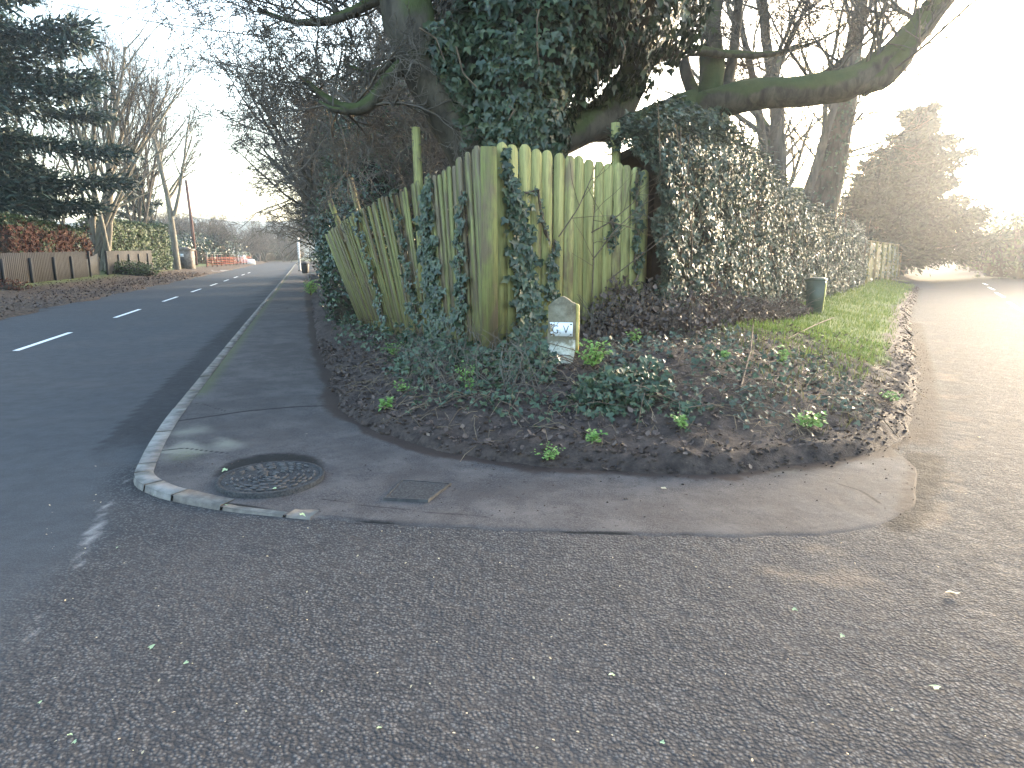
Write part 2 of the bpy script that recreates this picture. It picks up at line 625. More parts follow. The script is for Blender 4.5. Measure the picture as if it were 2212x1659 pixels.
def pavement_mat():
    n = NT('footway_tarmac')
    n.world_co()
    dark = n.attr("dark"); moss = n.attr("moss"); mud = n.attr("mud"); pale = n.attr("pale")
    mid = n.noise(4, 6, .65)
    brk = n.noise(17, 6, .7)
    vv = n.voro(95)
    f = n.mix(n.rng(n.noise(130, 3, .7), .35, .7), (.040, .038, .040), (.092, .084, .084))
    f = n.mix(n.rng(vv.outputs["Distance"], .35, .7, 0, .55), f, (.020, .019, .020))
    c = n.mix(n.rng(mid, .35, .7, 0, .6), f, (.105, .096, .092))
    c = n.mix(n.rng(n.noise(1.1, 5, .6), .42, .62, 0, .55), c, (.040, .036, .036))
    sp = n.noise(34, 4, .6)
    c = n.mix(n.rng(sp, .64, .70, 0, .75), c, (.016, .013, .012))
    c = n.mix(n.rng(n.math('MULTIPLY', pale, n.math('ADD', mid, .5)), .3, .8, 0, .75), c, (.165, .16, .135))
    c = n.mix(n.rng(n.math('MULTIPLY', moss, n.math('ADD', brk, .4)), .35, .75, 0, .6), c, (.075, .085, .035))
    c = n.mix(n.rng(brk, .60, .70, 0, .5), c, (.020, .018, .017))
    c = n.mix(n.rng(n.math('MULTIPLY', dark, n.math('ADD', brk, .55)), .3, .7, 0, .92), c, (.010, .010, .010))
    c = n.mix(n.rng(n.math('MULTIPLY', mud, n.math('ADD', brk, .4)), .35, .75, 0, .92), c, n.mix(mid, (.018, .013, .012), (.045, .032, .026)))
    b = n.bump(n.noise(110, 4, .75), .45, .005)
    b = n.bump(mid, .3, .03, b)
    return n.done(c, n.mix(mid, (.75,) * 3, (.95,) * 3), .1, b)


MAT['pavement'] = pavement_mat()


def soil_mat():
    n = NT('bank_soil')
    n.world_co()
    g = n.attr("grass")
    f = n.noise(9, 7, .7)
    f2 = n.noise(1.4, 4, .6)
    c = n.mix(n.rng(f, .32, .7), (.026, .020, .019), (.078, .059, .052))
    c = n.mix(n.rng(f2, .5, .75, 0, .4), c, (.095, .076, .065))
    gg = n.rng(n.math('MULTIPLY', g, n.math('ADD', n.noise(6, 6, .7), .35)), .35, .62)
    c = n.mix(gg, c, n.mix(n.noise(40, 4), (.045, .075, .018), (.13, .18, .045)))
    b = n.bump(n.noise(28, 7, .75), .9, .05)
    return n.done(c, .85, .25, b)


MAT['soil'] = soil_mat()


def verge_mat():
    n = NT('verge_turf')
    n.world_co()
    g = n.attr("grass")
    f = n.noise(6, 7, .7)
    c = n.mix(n.rng(f, .35, .68), (.030, .020, .015), (.11, .075, .05))
    gg = n.rng(n.math('MULTIPLY', g, n.math('ADD', n.noise(3, 6, .7), .4)), .3, .65)
    c = n.mix(gg, c, n.mix(n.noise(25, 4), (.05, .07, .02), (.13, .16, .05)))
    return n.done(c, .9, .2, n.bump(n.noise(20, 7, .75), .9, .06))


MAT['verge'] = verge_mat()
MAT['ground'] = simple('far_ground', (.03, .045, .015), (.09, .09, .04), .15, .95, .1)
MAT['hill'] = simple('hill_woods', (.035, .05, .04), (.08, .085, .06), .02, .95, .05)


def paint_mat():
    n = NT('worn_road_paint')
    n.world_co()
    f = n.noise(30, 5, .7)
    c = n.mix(n.rng(f, .30, .42), (.10, .10, .10), (.66, .66, .64))
    return n.done(c, .6, .3, n.bump(n.voro(60).outputs["Distance"], .5, .006))


MAT['paint'] = paint_mat()

# ------------------------------------------------------------------ ground frames
A_DIR = np.array((-.289, .957)); A_N = np.array((.957, .289))      # main road: along, across (to the right)
B_DIR = np.array((.540, .842)); B_N = np.array((.842, -.540))      # side road


def MR(s, o): return A_DIR * s + A_N * o
def SR(t, q): return B_DIR * t + B_N * q


# gentle leftward sweep of the main road far away
def MRc(s, o):
    return MR(s, o)


KERB_O = -1.29
# outer (kerb) / inner (bank) control pairs of the footway
pairs = [(MR(s, KERB_O), MR(s, .32)) for s in (170, 110, 80, 62, 48, 38, 30, 24, 19, 15.5, 12.6, 10.4, 8.9)]
pairs += [((-3.16, 6.0), (-1.75, 7.1)), ((-2.87, 5.15), (-1.35, 6.15)), ((-2.71, 4.73), (-1.05, 5.75)), ((-2.62, 4.5), (-.9, 5.6)), ((-2.50, 4.36), (-.78, 5.52)),
          ((-2.29, 4.20), (-.62, 5.42)), ((-2.02, 4.07), (-.42, 5.32)), ((-1.75, 3.96), (-.2, 5.22)), ((-1.30, 3.85), (.1, 5.10)), ((-.83, 3.75), (.4, 5.02)),
          ((-.2, 3.67), (.8, 4.95)), ((.38, 3.61), (1.15, 4.92)), ((1.15, 3.56), (1.6, 4.95)), ((1.75, 3.58), (2.0, 5.02)), ((2.15, 3.72), (2.35, 5.15)),
          ((2.50, 4.0), (2.65, 5.3)), ((2.75, 4.4), (2.9, 5.42)), ((2.98, 4.8), (3.1, 5.5))]
outer = np.array([p[0] for p in pairs]); inner = np.array([p[1] for p in pairs])
KZ = np.interp(np.arange(len(pairs)), [0, 12, 16, 18, 20, 21.2, 25, 30], [.09, .08, .05, .038, .022, .009, .006, .005])

# boundary of the planted bank (what the camera sees as the edge of the soil)
edge = np.vstack([[MR(s, .12) for s in (170, 90, 47, 24, 12)],
                  [G(705, 800, .06)[:2], G(728, 880, .06)[:2], G(800, 930, .05)[:2], G(900, 967, .03)[:2], G(1000, 988, .02)[:2], G(1150, 1006, .02)[:2],
                   G(1300, 1012, .02)[:2], G(1500, 1022, .02)[:2], G(1650, 1012, .02)[:2], G(1800, 994, .02)[:2], G(1890, 972, .02)[:2], G(1945, 930, .02)[:2],
                   G(1965, 870, .02)[:2], G(1975, 800, .02)[:2], G(1965, 735, .02)[:2], G(1960, 680, .02)[:2], G(1985, 625, .02)[:2]],
                  [SR(t, -1.35) for t in (44, 60, 90, 140)]])
EDGE = [tuple(p) for p in edge]
EPOLY = EDGE + [(60, 160), (-40, 180)]


def bank_z(x, y):
    x = np.asarray(x, float); y = np.asarray(y, float)
    sh = x.shape
    pts = np.column_stack([x.ravel(), y.ravel()])
    d = pdist(pts, EDGE)
    d = np.where(inside(pts, EPOLY), d, -d)
    nz = fnoise(pts[:, 0], pts[:, 1], 0, 1.7, 4) * .05 + fnoise(pts[:, 0], pts[:, 1], 0, 6.5, 8) * .03
    d = np.where(np.abs(d) < 1.5, d + nz * sstep(-.3, 0.0, d), d)
    s = pts @ A_DIR; t = pts @ B_DIR
    amp = .52 - .34 * sstep(7.5, 13, s) * (s > t) - .22 * sstep(8.5, 13, t) * (t >= s)
    z = .02 + amp * sstep(-.1, 2.1, d) + .16 * sstep(2.2, 6, d) + .09 * sstep(0, .10, d)
    rough = sstep(-.02, .12, d)
    z = z + rough * (.035 * fnoise(pts[:, 0], pts[:, 1], 0, 2.6, 1) + .022 * fnoise(pts[:, 0], pts[:, 1], 0, 7.1, 2) + .014 * fnoise(pts[:, 0], pts[:, 1], 0, 15., 3))
    z = np.where(d < 0, .02 + d * .5, z)
    return z.reshape(sh), d.reshape(sh)


def bz(x, y):
    return float(bank_z(np.array([x]), np.array([y]))[0][0])


def lines(spec):
    out = [spec[0][0]]
    for a, b, st in spec:
        n = max(1, int(round((b - a) / st)))
        out += list(np.linspace(a, b, n + 1)[1:])
    return np.array(out)


def grid(xs, ys):
    X, Y = np.meshgrid(xs, ys)
    nx, ny = len(xs), len(ys)
    i = np.arange(nx * ny).reshape(ny, nx)
    F = np.stack([i[:-1, :-1], i[:-1, 1:], i[1:, 1:], i[1:, :-1]], -1).reshape(-1, 4)
    return X.ravel(), Y.ravel(), F


def px_poly(l, z=0.0): return [tuple(G(u, v, z)[:2]) for u, v in l]


# ---- base ground sheet
gx, gy, gf = grid(np.linspace(-900, 900, 13), np.linspace(-60, 1500, 13))
put('ground', mk('ground', np.column_stack([gx, gy, np.full(len(gx), -.06)]), gf), MAT['ground'], kind='structure')

# ---- road surface (both carriageways and the mouth of the junction)
xs = lines([(-70, -20, 2.5), (-20, -8, .4), (-8, 8, .07), (8, 20, .4), (20, 70, 2.5)])
ys = lines([(-8, 1.4, .6), (1.4, 9, .07), (9, 20, .3), (20, 60, 2), (60, 170, 10)])
rx, ry, rf = grid(xs, ys)
pt = np.column_stack([rx, ry])
so, oo = pt @ A_DIR, pt @ A_N
tt, qq = pt @ B_DIR, pt @ B_N
wob = fnoise(rx, ry, 0, 1.3, 5) * .12
seam = px_poly([(300, 1000), (270, 1040), (215, 1120), (180, 1185), (165, 1225), (130, 1280), (95, 1305), (80, 1350), (50, 1420)])
# main-road surfacing is smoother, right up to the seam across the junction mouth
sl = np.array(seam)
seam_x = np.interp(ry, sl[::-1, 1], sl[::-1, 0])
smooth = np.where(ry > sl[0][1], sstep(-1.2, -1.3, oo) * 1.0, sstep(.10, -.25, rx - seam_x + wob))
smooth = smooth * sstep(1.2, 3.5, ry) 
smooth = np.maximum(smooth, .55 * sstep(8, 16, tt))
d_seam = pdist(pt, seam)
pale = np.exp(-(d_seam / .06) ** 2) * np.clip(.50 + .22 * fnoise(rx, ry, 0, 5, 9), 0, .7) * sstep(1.9, 2.6, ry)
pale += .12 * np.exp(-(pdist(pt, px_poly([(215, 1130), (172, 1190), (165, 1215)])) / .07) ** 2)
rr0 = np.hypot(rx - .8, ry - 7.2)
for r0_, w_, k_ in ((4.75, .22, .22), (6.2, .28, .16)):
    pale += k_ * np.exp(-((rr0 - r0_) / w_) ** 2) * (ry < 4.2) * (rx > -2.6) * (.6 + .5 * fnoise(rx, ry, 0, 1.1, 6))
lanes = np.exp(-((oo + 2.15) / .28) ** 2) * (so > 5) * .25
pale += lanes
pale += .25 * sstep(6, 12, tt) * (qq > -1.4)
chan = ((oo > -1.72) & (oo < -1.25)) * sstep(5.2, 6.6, so)
dark = .62 * chan + .22 * ((oo > -1.95) & (oo <= -1.72)) * sstep(6, 7, so)
kerbline = [tuple(p) for p in outer[13:]]
d_k = pdist(pt, kerbline)
dark += .55 * np.exp(-(d_k / .05) ** 2) * sstep(-2.9, -2.5, rx) * (rx < 1.2) * (.55 + .6 * fnoise(rx, ry, 0, 2.7, 3))
mudp = px_poly([(1990, 985), (1975, 1040), (1985, 1095), (1940, 1140)])
dark += .8 * np.exp(-(pdist(pt, mudp) / .12) ** 2)
dark += .5 * np.exp(-(pdist(pt, px_poly([(2010, 990), (2000, 1050)])) / .16) ** 2)
tan = np.exp(-(pdist(pt, px_poly([(1620, 1172), (1750, 1188), (1850, 1185), (1960, 1150), (2040, 1090), (2070, 1010)])) / .13) ** 2)
tan += .85 * np.exp(-(pdist(pt, px_poly([(1560, 1215), (1700, 1240), (1850, 1250)])) / .16) ** 2)
tan += .6 * np.exp(-(pdist(pt, px_poly([(2060, 990), (2080, 930), (2060, 860), (2040, 760), (2010, 690)])) / .25) ** 2)
tan += .6 * np.exp(-(pdist(pt, px_poly([(2000, 1180), (2090, 1240), (2120, 1320)])) / .16) ** 2)
tan += .2 * sstep(5, 10, tt) * sstep(1.5, -1.2, qq) * (qq > -1.6)
tan *= np.clip(.45 + .75 * fnoise(rx, ry, 0, 2.3, 11) + .4 * fnoise(rx, ry, 0, 7.7, 12), 0, 1.1)
d_e = pdist(pt, EDGE)
mud = np.exp(-(d_e / .16) ** 2) * .9 * (rx > 2.3)
mud += .55 * np.exp(-(pdist(pt, px_poly([(2010, 960), (2020, 900), (2010, 840), (2000, 780), (1985, 700)])) / .16) ** 2)
left_edge = -7.16
mud += .8 * np.exp(-((oo - left_edge) / .22) ** 2) * (so > -5)
put('road', mk('road', np.column_stack([rx, ry, np.zeros(len(rx))]), rf, True,
               dict(smooth=smooth, pale=pale, dark=dark, tan=tan, mud=mud)), MAT['asphalt'], kind='structure')
ROAD = bpy.data.objects['road']

# lane dashes, parts of the road
def dash(p, q, w=.10):
    p = np.asarray(p[:2], float); q = np.asarray(q[:2], float)
    d = (q - p) / np.linalg.norm(q - p); n = np.array((-d[1], d[0]))
    N = 12
    V, F = [], []
    for i in range(N + 1):
        c = p + (q - p) * i / N
        for s in (-1, 1):
            e = c + n * s * w / 2
            V.append((e[0], e[1], .004))
    for i in range(N):
        F.append((2 * i, 2 * i + 1, 2 * i + 3, 2 * i + 2))
    put('lane_dash', mk('lane_dash', V, np.array(F)), MAT['paint'], ROAD)


for i in range(9):
    s0 = 12.95 + i * 6.25
    dash(MR(s0, -4.60), MR(s0 + 2.8, -4.60))
dash(MR(6.7, -4.6), MR(9.5, -4.6))
for i, t0 in enumerate((16, 23.8, 31.2, 37.5, 43.5)):
    dash(SR(t0, 1.78 - .06 * i), SR(t0 + 5.0 - .6 * i, 1.70 - .07 * i), .11)

# ---- footway
Np, Mp = 900, 56
tpar = np.concatenate([np.linspace(0, 12, 200), np.linspace(12, len(pairs) - 1, Np - 200)[1:]])
ki = np.arange(len(pairs))
O2 = np.column_stack([np.interp(tpar, ki, outer[:, 0]), np.interp(tpar, ki, outer[:, 1])])
I2 = np.column_stack([np.interp(tpar, ki, inner[:, 0]), np.interp(tpar, ki, inner[:, 1])])
Zk = np.interp(tpar, ki, KZ)
for _ in range(90):
    for Q in (O2, I2):
        m_ = (Q[:-2] + 2 * Q[1:-1] + Q[2:]) / 4
        k_ = (tpar[1:-1] > 12.2)[:, None]
        Q[1:-1] = np.where(k_, m_, Q[1:-1])
# worn, ragged edge where the kerb has sunk flush with the road
rag = sstep(21.4, 22.8, tpar) * .022 * (1 - .7 * sstep(26, 29, tpar))
O2 += np.column_stack([fnoise(O2[:, 0], O2[:, 1], 0, 4.1, 2), fnoise(O2[:, 0], O2[:, 1], 0, 5.3, 6)]) * rag[:, None]
w = np.linspace(0, 1, Mp)
PV = O2[:, None] * (1 - w[None, :, None]) + I2[:, None] * w[None, :, None]
Zp = Zk[:, None] * (1 - .35 * w[None]) + .012 * w[None] + .006 * np.sin(PI * w)[None]
VV = np.concatenate([PV, Zp[..., None]], -1)
VV[:, 0, 2] = np.where(tpar > 21.2, -.006, Zk)
VV[:, 1, 2] = np.where(tpar > 21.2, .0015, VV[:, 1, 2])
idx = np.arange(VV.shape[0] * Mp).reshape(VV.shape[0], Mp)
pf = np.stack([idx[:-1, :-1], idx[1:, :-1], idx[1:, 1:], idx[:-1, 1:]], -1).reshape(-1, 4)[:, ::-1]
pp = VV.reshape(-1, 3)
p2 = pp[:, :2]
d_in = pdist(p2, EDGE)
wj = np.tile(w, VV.shape[0])
mud = np.exp(-(d_in / (.17 + .09 * fnoise(p2[:, 0], p2[:, 1], 0, 3, 2))) ** 2) * 1.0
mud += .55 * sstep(.35, .9, fnoise(p2[:, 0], p2[:, 1], 0, 2.1, 14)) * sstep(1.1, .3, d_in)
mud += .7 * np.exp(-(pdist(p2, px_poly([(1985, 990), (1970, 1060), (1960, 1120)])) / .12) ** 2)
cr = [px_poly([(355, 930), (440, 918), (540, 903), (640, 893), (735, 888)]), px_poly([(390, 885), (440, 888), (490, 905)]),
      px_poly([(350, 990), (400, 985), (490, 995)]), px_poly([(600, 672), (650, 672)]),
      px_poly([(1810, 1050), (1860, 1065), (1900, 1090)])]
dark = np.zeros(len(p2))
for k, c in enumerate(cr):
    dark = np.maximum(dark, np.exp(-(pdist(p2, c) / (.016 if k else .02)) ** 2) * (1.15 if k == 0 else .8))
dark = np.maximum(dark, .9 * np.exp(-(pdist(p2, px_poly([(420, 1085), (500, 1098), (640, 1110), (800, 1128), (1000, 1140), (1250, 1152), (1500, 1155)])) / .022) ** 2) * (.6 + .5 * fnoise(p2[:, 0], p2[:, 1], 0, 3, 4)))
dark = np.maximum(dark, .6 * np.exp(-(pdist(p2, px_poly([(700, 1085), (800, 1098), (900, 1108), (1050, 1120)])) / .018) ** 2))
dark = np.maximum(dark, .75 * np.exp(-(np.linalg.norm(p2 - G(585, 1025)[:2], axis=1) / .40) ** 8))
pale = np.exp(-((p2 - np.array(G(430, 975)[:2])) ** 2 / np.array([.5, .6]) ** 2).sum(1)) * np.clip(.5 + .7 * fnoise(p2[:, 0], p2[:, 1], 0, 3.3, 5), 0, 1.1)
pale += .35 * sstep(.35, 0, wj) * (p2[:, 1] > 5)
pale += .35 * np.exp(-(pdist(p2, px_poly([(1000, 1020), (1150, 1030), (1300, 1018), (1700, 1020)])) / .09) ** 2)
pale += .35 * sstep(.8, 2.2, p2[:, 0])
moss = sstep(.32, .02, wj) * sstep(6.2, 7.5, p2[:, 1]) * .9
moss = np.maximum(moss, .6 * np.exp(-(np.linalg.norm(p2 - G(400, 1000)[:2], axis=1) / .3) ** 2))
put('pavement', mk('pavement', pp, pf, True, dict(mud=mud, dark=dark, pale=pale, moss=moss)), MAT['pavement'], kind='structure')
PAVE = bpy.data.objects['pavement']

# ---- kerb stones, one object each, parts of the pavement
ok = np.column_stack([O2, Zk])
seg = np.r_[0, np.cumsum(np.linalg.norm(np.diff(O2, axis=0), axis=1))]
rk = random.Random(4)
i_corner = int(np.argmin(np.linalg.norm(O2 - np.array((-2.71, 4.73)), axis=1)))
s_corner = seg[i_corner]
s_end = seg[int(np.argmin(np.linalg.norm(O2 - np.array((-1.22, 3.84)), axis=1)))]
cuts = [s_corner]
while cuts[-1] > s_corner - 46: cuts.append(cuts[-1] - .915)
cuts = cuts[::-1]
for L in (.20, .30, .32, .42, .44, .50, .55, .6): cuts.append(cuts[-1] + L)
cuts = [c for c in cuts if c < s_end - .12] + [s_end + .03]
kw = .13


def strip_stone(a, b, n, w0, w1, zo, top):
    q = np.linspace(a, b, n + 1)
    X = np.column_stack([np.interp(q, seg, ok[:, i]) for i in range(3)])
    t = nrm(np.gradient(X[:, :2], axis=0)); nn = np.column_stack([-t[:, 1], t[:, 0]])   # left of travel
    rows = []
    for off, z in ((w0, -.05), (w0, top - .012), (w0 + .012, top), (w1 - .010, top), (w1, top - .010), (w1, -.05)):
        rows.append(np.column_stack([X[:, :2] + nn * off, np.where(z < 0, z, X[:, 2] + z + zo)]))
    V = np.stack(rows, 1)
    m = 6
    ii = np.arange((n + 1) * m).reshape(n + 1, m)
    F = np.stack([ii[:-1, :-1], ii[1:, :-1], ii[1:, 1:], ii[:-1, 1:]], -1).reshape(-1, 4)
    return V.reshape(-1, 3), [F, np.array([ii[0][::-1], ii[-1]])]


for j, (a, b) in enumerate(zip(cuts[:-1], cuts[1:])):
    worn = a > s_corner + .78
    V, F = strip_stone(a + .010, b - .010, 3, -.01, kw, rk.uniform(-.004, .004), .006 if not worn else .004)
    put('kerb_stone', mk('kerb_stone', V, F), MAT['kerb_worn' if worn or a < s_corner - 2.6 else 'concrete'], PAVE)
V, F = strip_stone(seg[2], cuts[0], 40, -.01, kw, 0, .006)
put('kerb_run', mk('kerb_run', V, F), MAT['kerb_worn'], PAVE, kind='stuff')

# ---- soil bank between the roads
xs = lines([(-56, -16, 2.0), (-16, -4.5, .3), (-4.5, 5.5, .06), (5.5, 16, .3), (16, 76, 2.5)])
ys = lines([(4.55, 9.5, .06), (9.5, 30, .3), (30, 150, 3)])
bx_, by_, bf = grid(xs, ys)
bzv, bd = bank_z(bx_, by_)
keep = (bd[bf] > -.28).all(1) & ((bd[bf] > -.10).any(1))
bf = bf[keep]
used = np.unique(bf)
rm = np.full(len(bx_), -1); rm[used] = np.arange(len(used))
p2 = np.column_stack([bx_, by_])[used]
tq, qq2 = p2 @ B_DIR, p2 @ B_N
grs = sstep(7.5, 10.5, tq) * sstep(-3.3, -2.9, qq2) * sstep(.12, .5, bd[used]) * (.75 + .3 * fnoise(p2[:, 0], p2[:, 1], 0, 1.6, 3)) * sstep(0.0, 1.5, tq - p2 @ A_DIR)
grs = np.maximum(grs, .7 * np.exp(-((p2 - np.array(MR(56, .5))) ** 2).sum(1) / 6))
put('earth_bank', mk('earth_bank', np.column_stack([bx_, by_, bzv])[used], rm[bf], True, dict(grass=grs)), MAT['soil'], kind='structure')


# ---- verges on the far sides
def strip(name, f, ss, offs, zs, mat, grass, seed):
    S, O = np.meshgrid(ss, np.arange(len(offs)), indexing='ij')
    V = np.zeros((len(ss), len(offs), 3))
    for i, s in enumerate(ss):
        for j, o in enumerate(offs):
            wob = (.16 * math.sin(s * .9 + seed) + .10 * math.sin(s * 2.3 + seed)) if j <= 1 else 0
            V[i, j, :2] = f(s, o + wob)
    V[..., 2] = np.array(zs)[None] + np.where(np.arange(len(offs))[None] > 0, .035 * fnoise(V[..., 0], V[..., 1], 0, 2.2, seed), 0)
    n = len(offs)
    ii = np.arange(len(ss) * n).reshape(len(ss), n)
    F = np.stack([ii[:-1, :-1], ii[1:, :-1], ii[1:, 1:], ii[:-1, 1:]], -1).reshape(-1, 4)
    gr = np.tile(np.array(grass), len(ss))
    return put(name, mk(name, V.reshape(-1, 3), F, True, dict(grass=gr)), mat, kind='structure')


strip('roadside_verge', MR, np.r_[np.arange(2, 60, .45), np.arange(60, 200, 4)], [-7.16, -7.35, -7.9, -8.6, -9.4, -10.2, -11.0, -11.7, -14, -22, -45],
      [-.02, .05, .10, .14, .19, .26, .32, .36, .5, .6, .8], MAT['verge'], [0, 0, .05, .1, .2, .35, .6, .7, .6, .6, .7], 2.0)
strip('grass_verge', SR, np.r_[np.arange(-6, 60, .6), np.arange(60, 160, 4)], [4.35, 4.55, 5.2, 6.2, 8, 12, 30],
      [-.02, .06, .12, .16, .25, .4, .6], MAT['verge'], [0.1, .3, .7, .9, .9, .8, .7], 4.0)
dw = [MR(67, -7.0), MR(67, -14), MR(72.5, -14), MR(73.5, -7.0)]
put('driveway', mk('driveway', [(p[0], p[1], .30 if i in (1, 2) else .06) for i, p in enumerate(dw)], np.array([[0, 1, 2, 3]])[:, ::-1]),
    simple('gravel', (.12, .11, .10), (.22, .20, .18), 9, .9, .2, .5, 60, .01), kind='structure')

# hills beyond
for nm, az, dist, w_, hgt, sd in (('hill', -14, 640, 900, 44, 1), ('hill', 36, 560, 420, 15, 2)):
    n = 60
    V, F = [], []
    for j in range(8):
        for i in range(n + 1):
            x = (i / n - .5) * w_
            k = j / 7.0
            h = hgt * math.sin(PI * min(k, .5)) * (.86 + .10 * math.sin(i * .17 + sd) + .05 * math.sin(i * .61 + sd) + .015 * math.sin(i * 2.3)) * math.sin(PI * i / n) ** .35 - 2
            c = math.radians(az)
            yy = dist + (k - .5) * 160
            V.append((math.cos(c) * x + math.sin(c) * yy, -math.sin(c) * x + math.cos(c) * yy, h))
    for j in range(7):
        for i in range(n):
            a = j * (n + 1) + i
            F.append((a, a + 1, a + n + 2, a + n + 1))
    put(nm, mk('hill', V, np.array(F), True), MAT['hill'], kind='structure')

# ------------------------------------------------------------------ covers in the footway
mc = np.array([*G(585, 1025, .07)[:2], 0.0]); mc[2] = .052
t = thing('manhole_cover', 'round gritty black manhole cover set in the corner of the pavement', 'manhole', mc)
R0 = .355
put('rim', MB().lathe([(R0, -.05), (R0, .006), (R0 - .012, .008), (R0 - .03, .007), (R0 - .034, -.002)], 48).mesh('rim', True), MAT['tar'], t)
rg = random.Random(3)
disc = MB()
nr, na = 14, 60
rows = []
for i in range(nr + 1):
    r = (R0 - .036) * i / nr
    for j in range(na):
        a = 2 * PI * j / na
        x, y = r * math.cos(a), r * math.sin(a)
        rows.append((x, y, .002 + .008 * (rg.random() - .3) * (i < nr)))
disc.add(rows, np.array([[i * na + j, i * na + (j + 1) % na, (i + 1) * na + (j + 1) % na, (i + 1) * na + j] for i in range(nr) for j in range(na)]))
cov = put('cover', disc.mesh('cover'), MAT['tar'], t)
rb = MB()
for i in range(1, 9):
    r = .036 * i
    k = max(5, int(r * 2 * PI / .075))
    for j in range(k):
        if rg.random() < .22: continue
        a0 = 2 * PI * (j + rg.uniform(-.1, .1)) / k; da = .052 / r
        ps = [(r * math.cos(a0 + da * q), r * math.sin(a0 + da * q), .008) for q in (0, .33, .66, 1)]
        rb.tube(np.array(ps), [.006, .009, .009, .005], 4)
put('raised_ribs', rb.mesh('raised_ribs'), simple('worn_iron', (.028, .027, .028), (.068, .065, .066), 20, .6, .35, .4, 60, .003), cov, kind='stuff')

sq = [G(u, v, .03) for u, v in ((828, 1077), (925, 1081), (975, 1044), (868, 1036))]
cc = sum(sq) / 4
t = thing('access_cover', 'small square dark access cover sunk in the pavement', 'access cover', (cc[0], cc[1], .028))
ql = np.array([s - cc for s in sq]); ql[:, 2] = 0
m = MB()
for i in range(4):
    a, b = ql[i], ql[(i + 1) % 4]
    ai, bi = a * .93, b * .93
    m.add([a + (0, 0, .006), b + (0, 0, .006), bi + (0, 0, .006), ai + (0, 0, .006), a - (0, 0, .05), b - (0, 0, .05), bi - (0, 0, .02), ai - (0, 0, .02)],
          np.array([[0, 1, 2, 3], [4, 5, 1, 0], [3, 2, 6, 7]]))
put('frame', m.mesh('frame'), MAT['iron'], t)
n_ = 8
V, F = [], []
for i in range(n_ + 1):
    for j in range(n_ + 1):
        p_, q_ = i / n_, j / n_
        b = (ql[0] * (1 - p_) + ql[1] * p_) * (1 - q_) + (ql[3] * (1 - p_) + ql[2] * p_) * q_
        V.append(b * .915 + (0, 0, .0015 + .003 * rg.random()))
for i in range(n_):
    for j in range(n_):
        a = i * (n_ + 1) + j
        F.append((a, a + n_ + 1, a + n_ + 2, a + 1))
put('lid', mk('lid', V, np.array(F)), MAT['tar'], t)

# ------------------------------------------------------------------ corner fence
def board_mesh(name, w, h, t, arch=.5, seed=0):
    r = random.Random(seed)
    out = [(-w / 2, 0), (w / 2 * .99, 0), (w / 2, h * .5), (w / 2 * .985, h - w * arch)]
    for i in range(1, 6):
        a = PI * i / 6
        out.append((math.cos(a) * w / 2 * .97, h - w * arch + math.sin(a) * w * arch + r.uniform(-.003, .003)))
    out += [(-w / 2 * .985, h - w * arch), (-w / 2 * 1.005, h * .5)]
    return MB().prism(out, t).mesh(name)


FC = np.array([-.20, 7.0])            # corner post
FL_END = np.array([-2.95, 13.5])
FR_END = np.array([1.62, 8.42])
cz = bz(*FC)
fence = thing('picket_fence', 'green algae-stained timber fence with round-topped boards meeting at a corner', 'fence', (FC[0], FC[1], cz - .1))
FO = np.array(fence.location)


def place_board(me, base, ang, lean_vec, mat):
    """lean_vec = horizontal offset of the top per metre of height (world xy)"""
    o = bpy.data.objects.new('board', me)
    COL.objects.link(o)
    if not me.materials: me.materials.append(mat)
    o.parent = fence
    X = np.array((math.cos(ang), math.sin(ang), 0))
    Z = nrm(np.array((lean_vec[0], lean_vec[1], 1.0)))
    Y = nrm(np.cross(Z, X)); X = np.cross(Y, Z)
    import mathutils
    M = mathutils.Matrix(((X[0], Y[0], Z[0], base[0] - FO[0]), (X[1], Y[1], Z[1], base[1] - FO[1]), (X[2], Y[2], Z[2], base[2] - FO[2]), (0, 0, 0, 1)))
    o.matrix_local = M
    return o


ra = random.Random(11)
# left run, leaning out over the footway more and more towards its far end
Lv = FL_END - FC; Ll = np.linalg.norm(Lv); Ld = Lv / Ll
angL = math.atan2(Ld[1], Ld[0])
outL = np.array((-Ld[1], Ld[0]))     # towards main road
lboards = [board_mesh('board_left', .124, h, .022, .42, i) for i, h in enumerate((2.12, 2.06, 2.0, 1.94))]
FENCE_L = []      # (t, base, lean) for ivy lookups


def left_state(t):
    b = FC + Ld * t
    base = np.array((b[0], b[1], 0.))
    lean = .05 + .29 * sstep(.6, 6.5, t)
    base[:2] += outL * .0
    top_z = np.interp(t, [0, .6, 1.5, 3.2, 5, 7.2], [2.60, 2.58, 2.47, 2.36, 2.22, 2.0])
    base[2] = np.interp(t, [0, 1, 2.5, 4.5, 7.2], [cz - .08, .36, .22, .10, .02])
    return base, lean, top_z


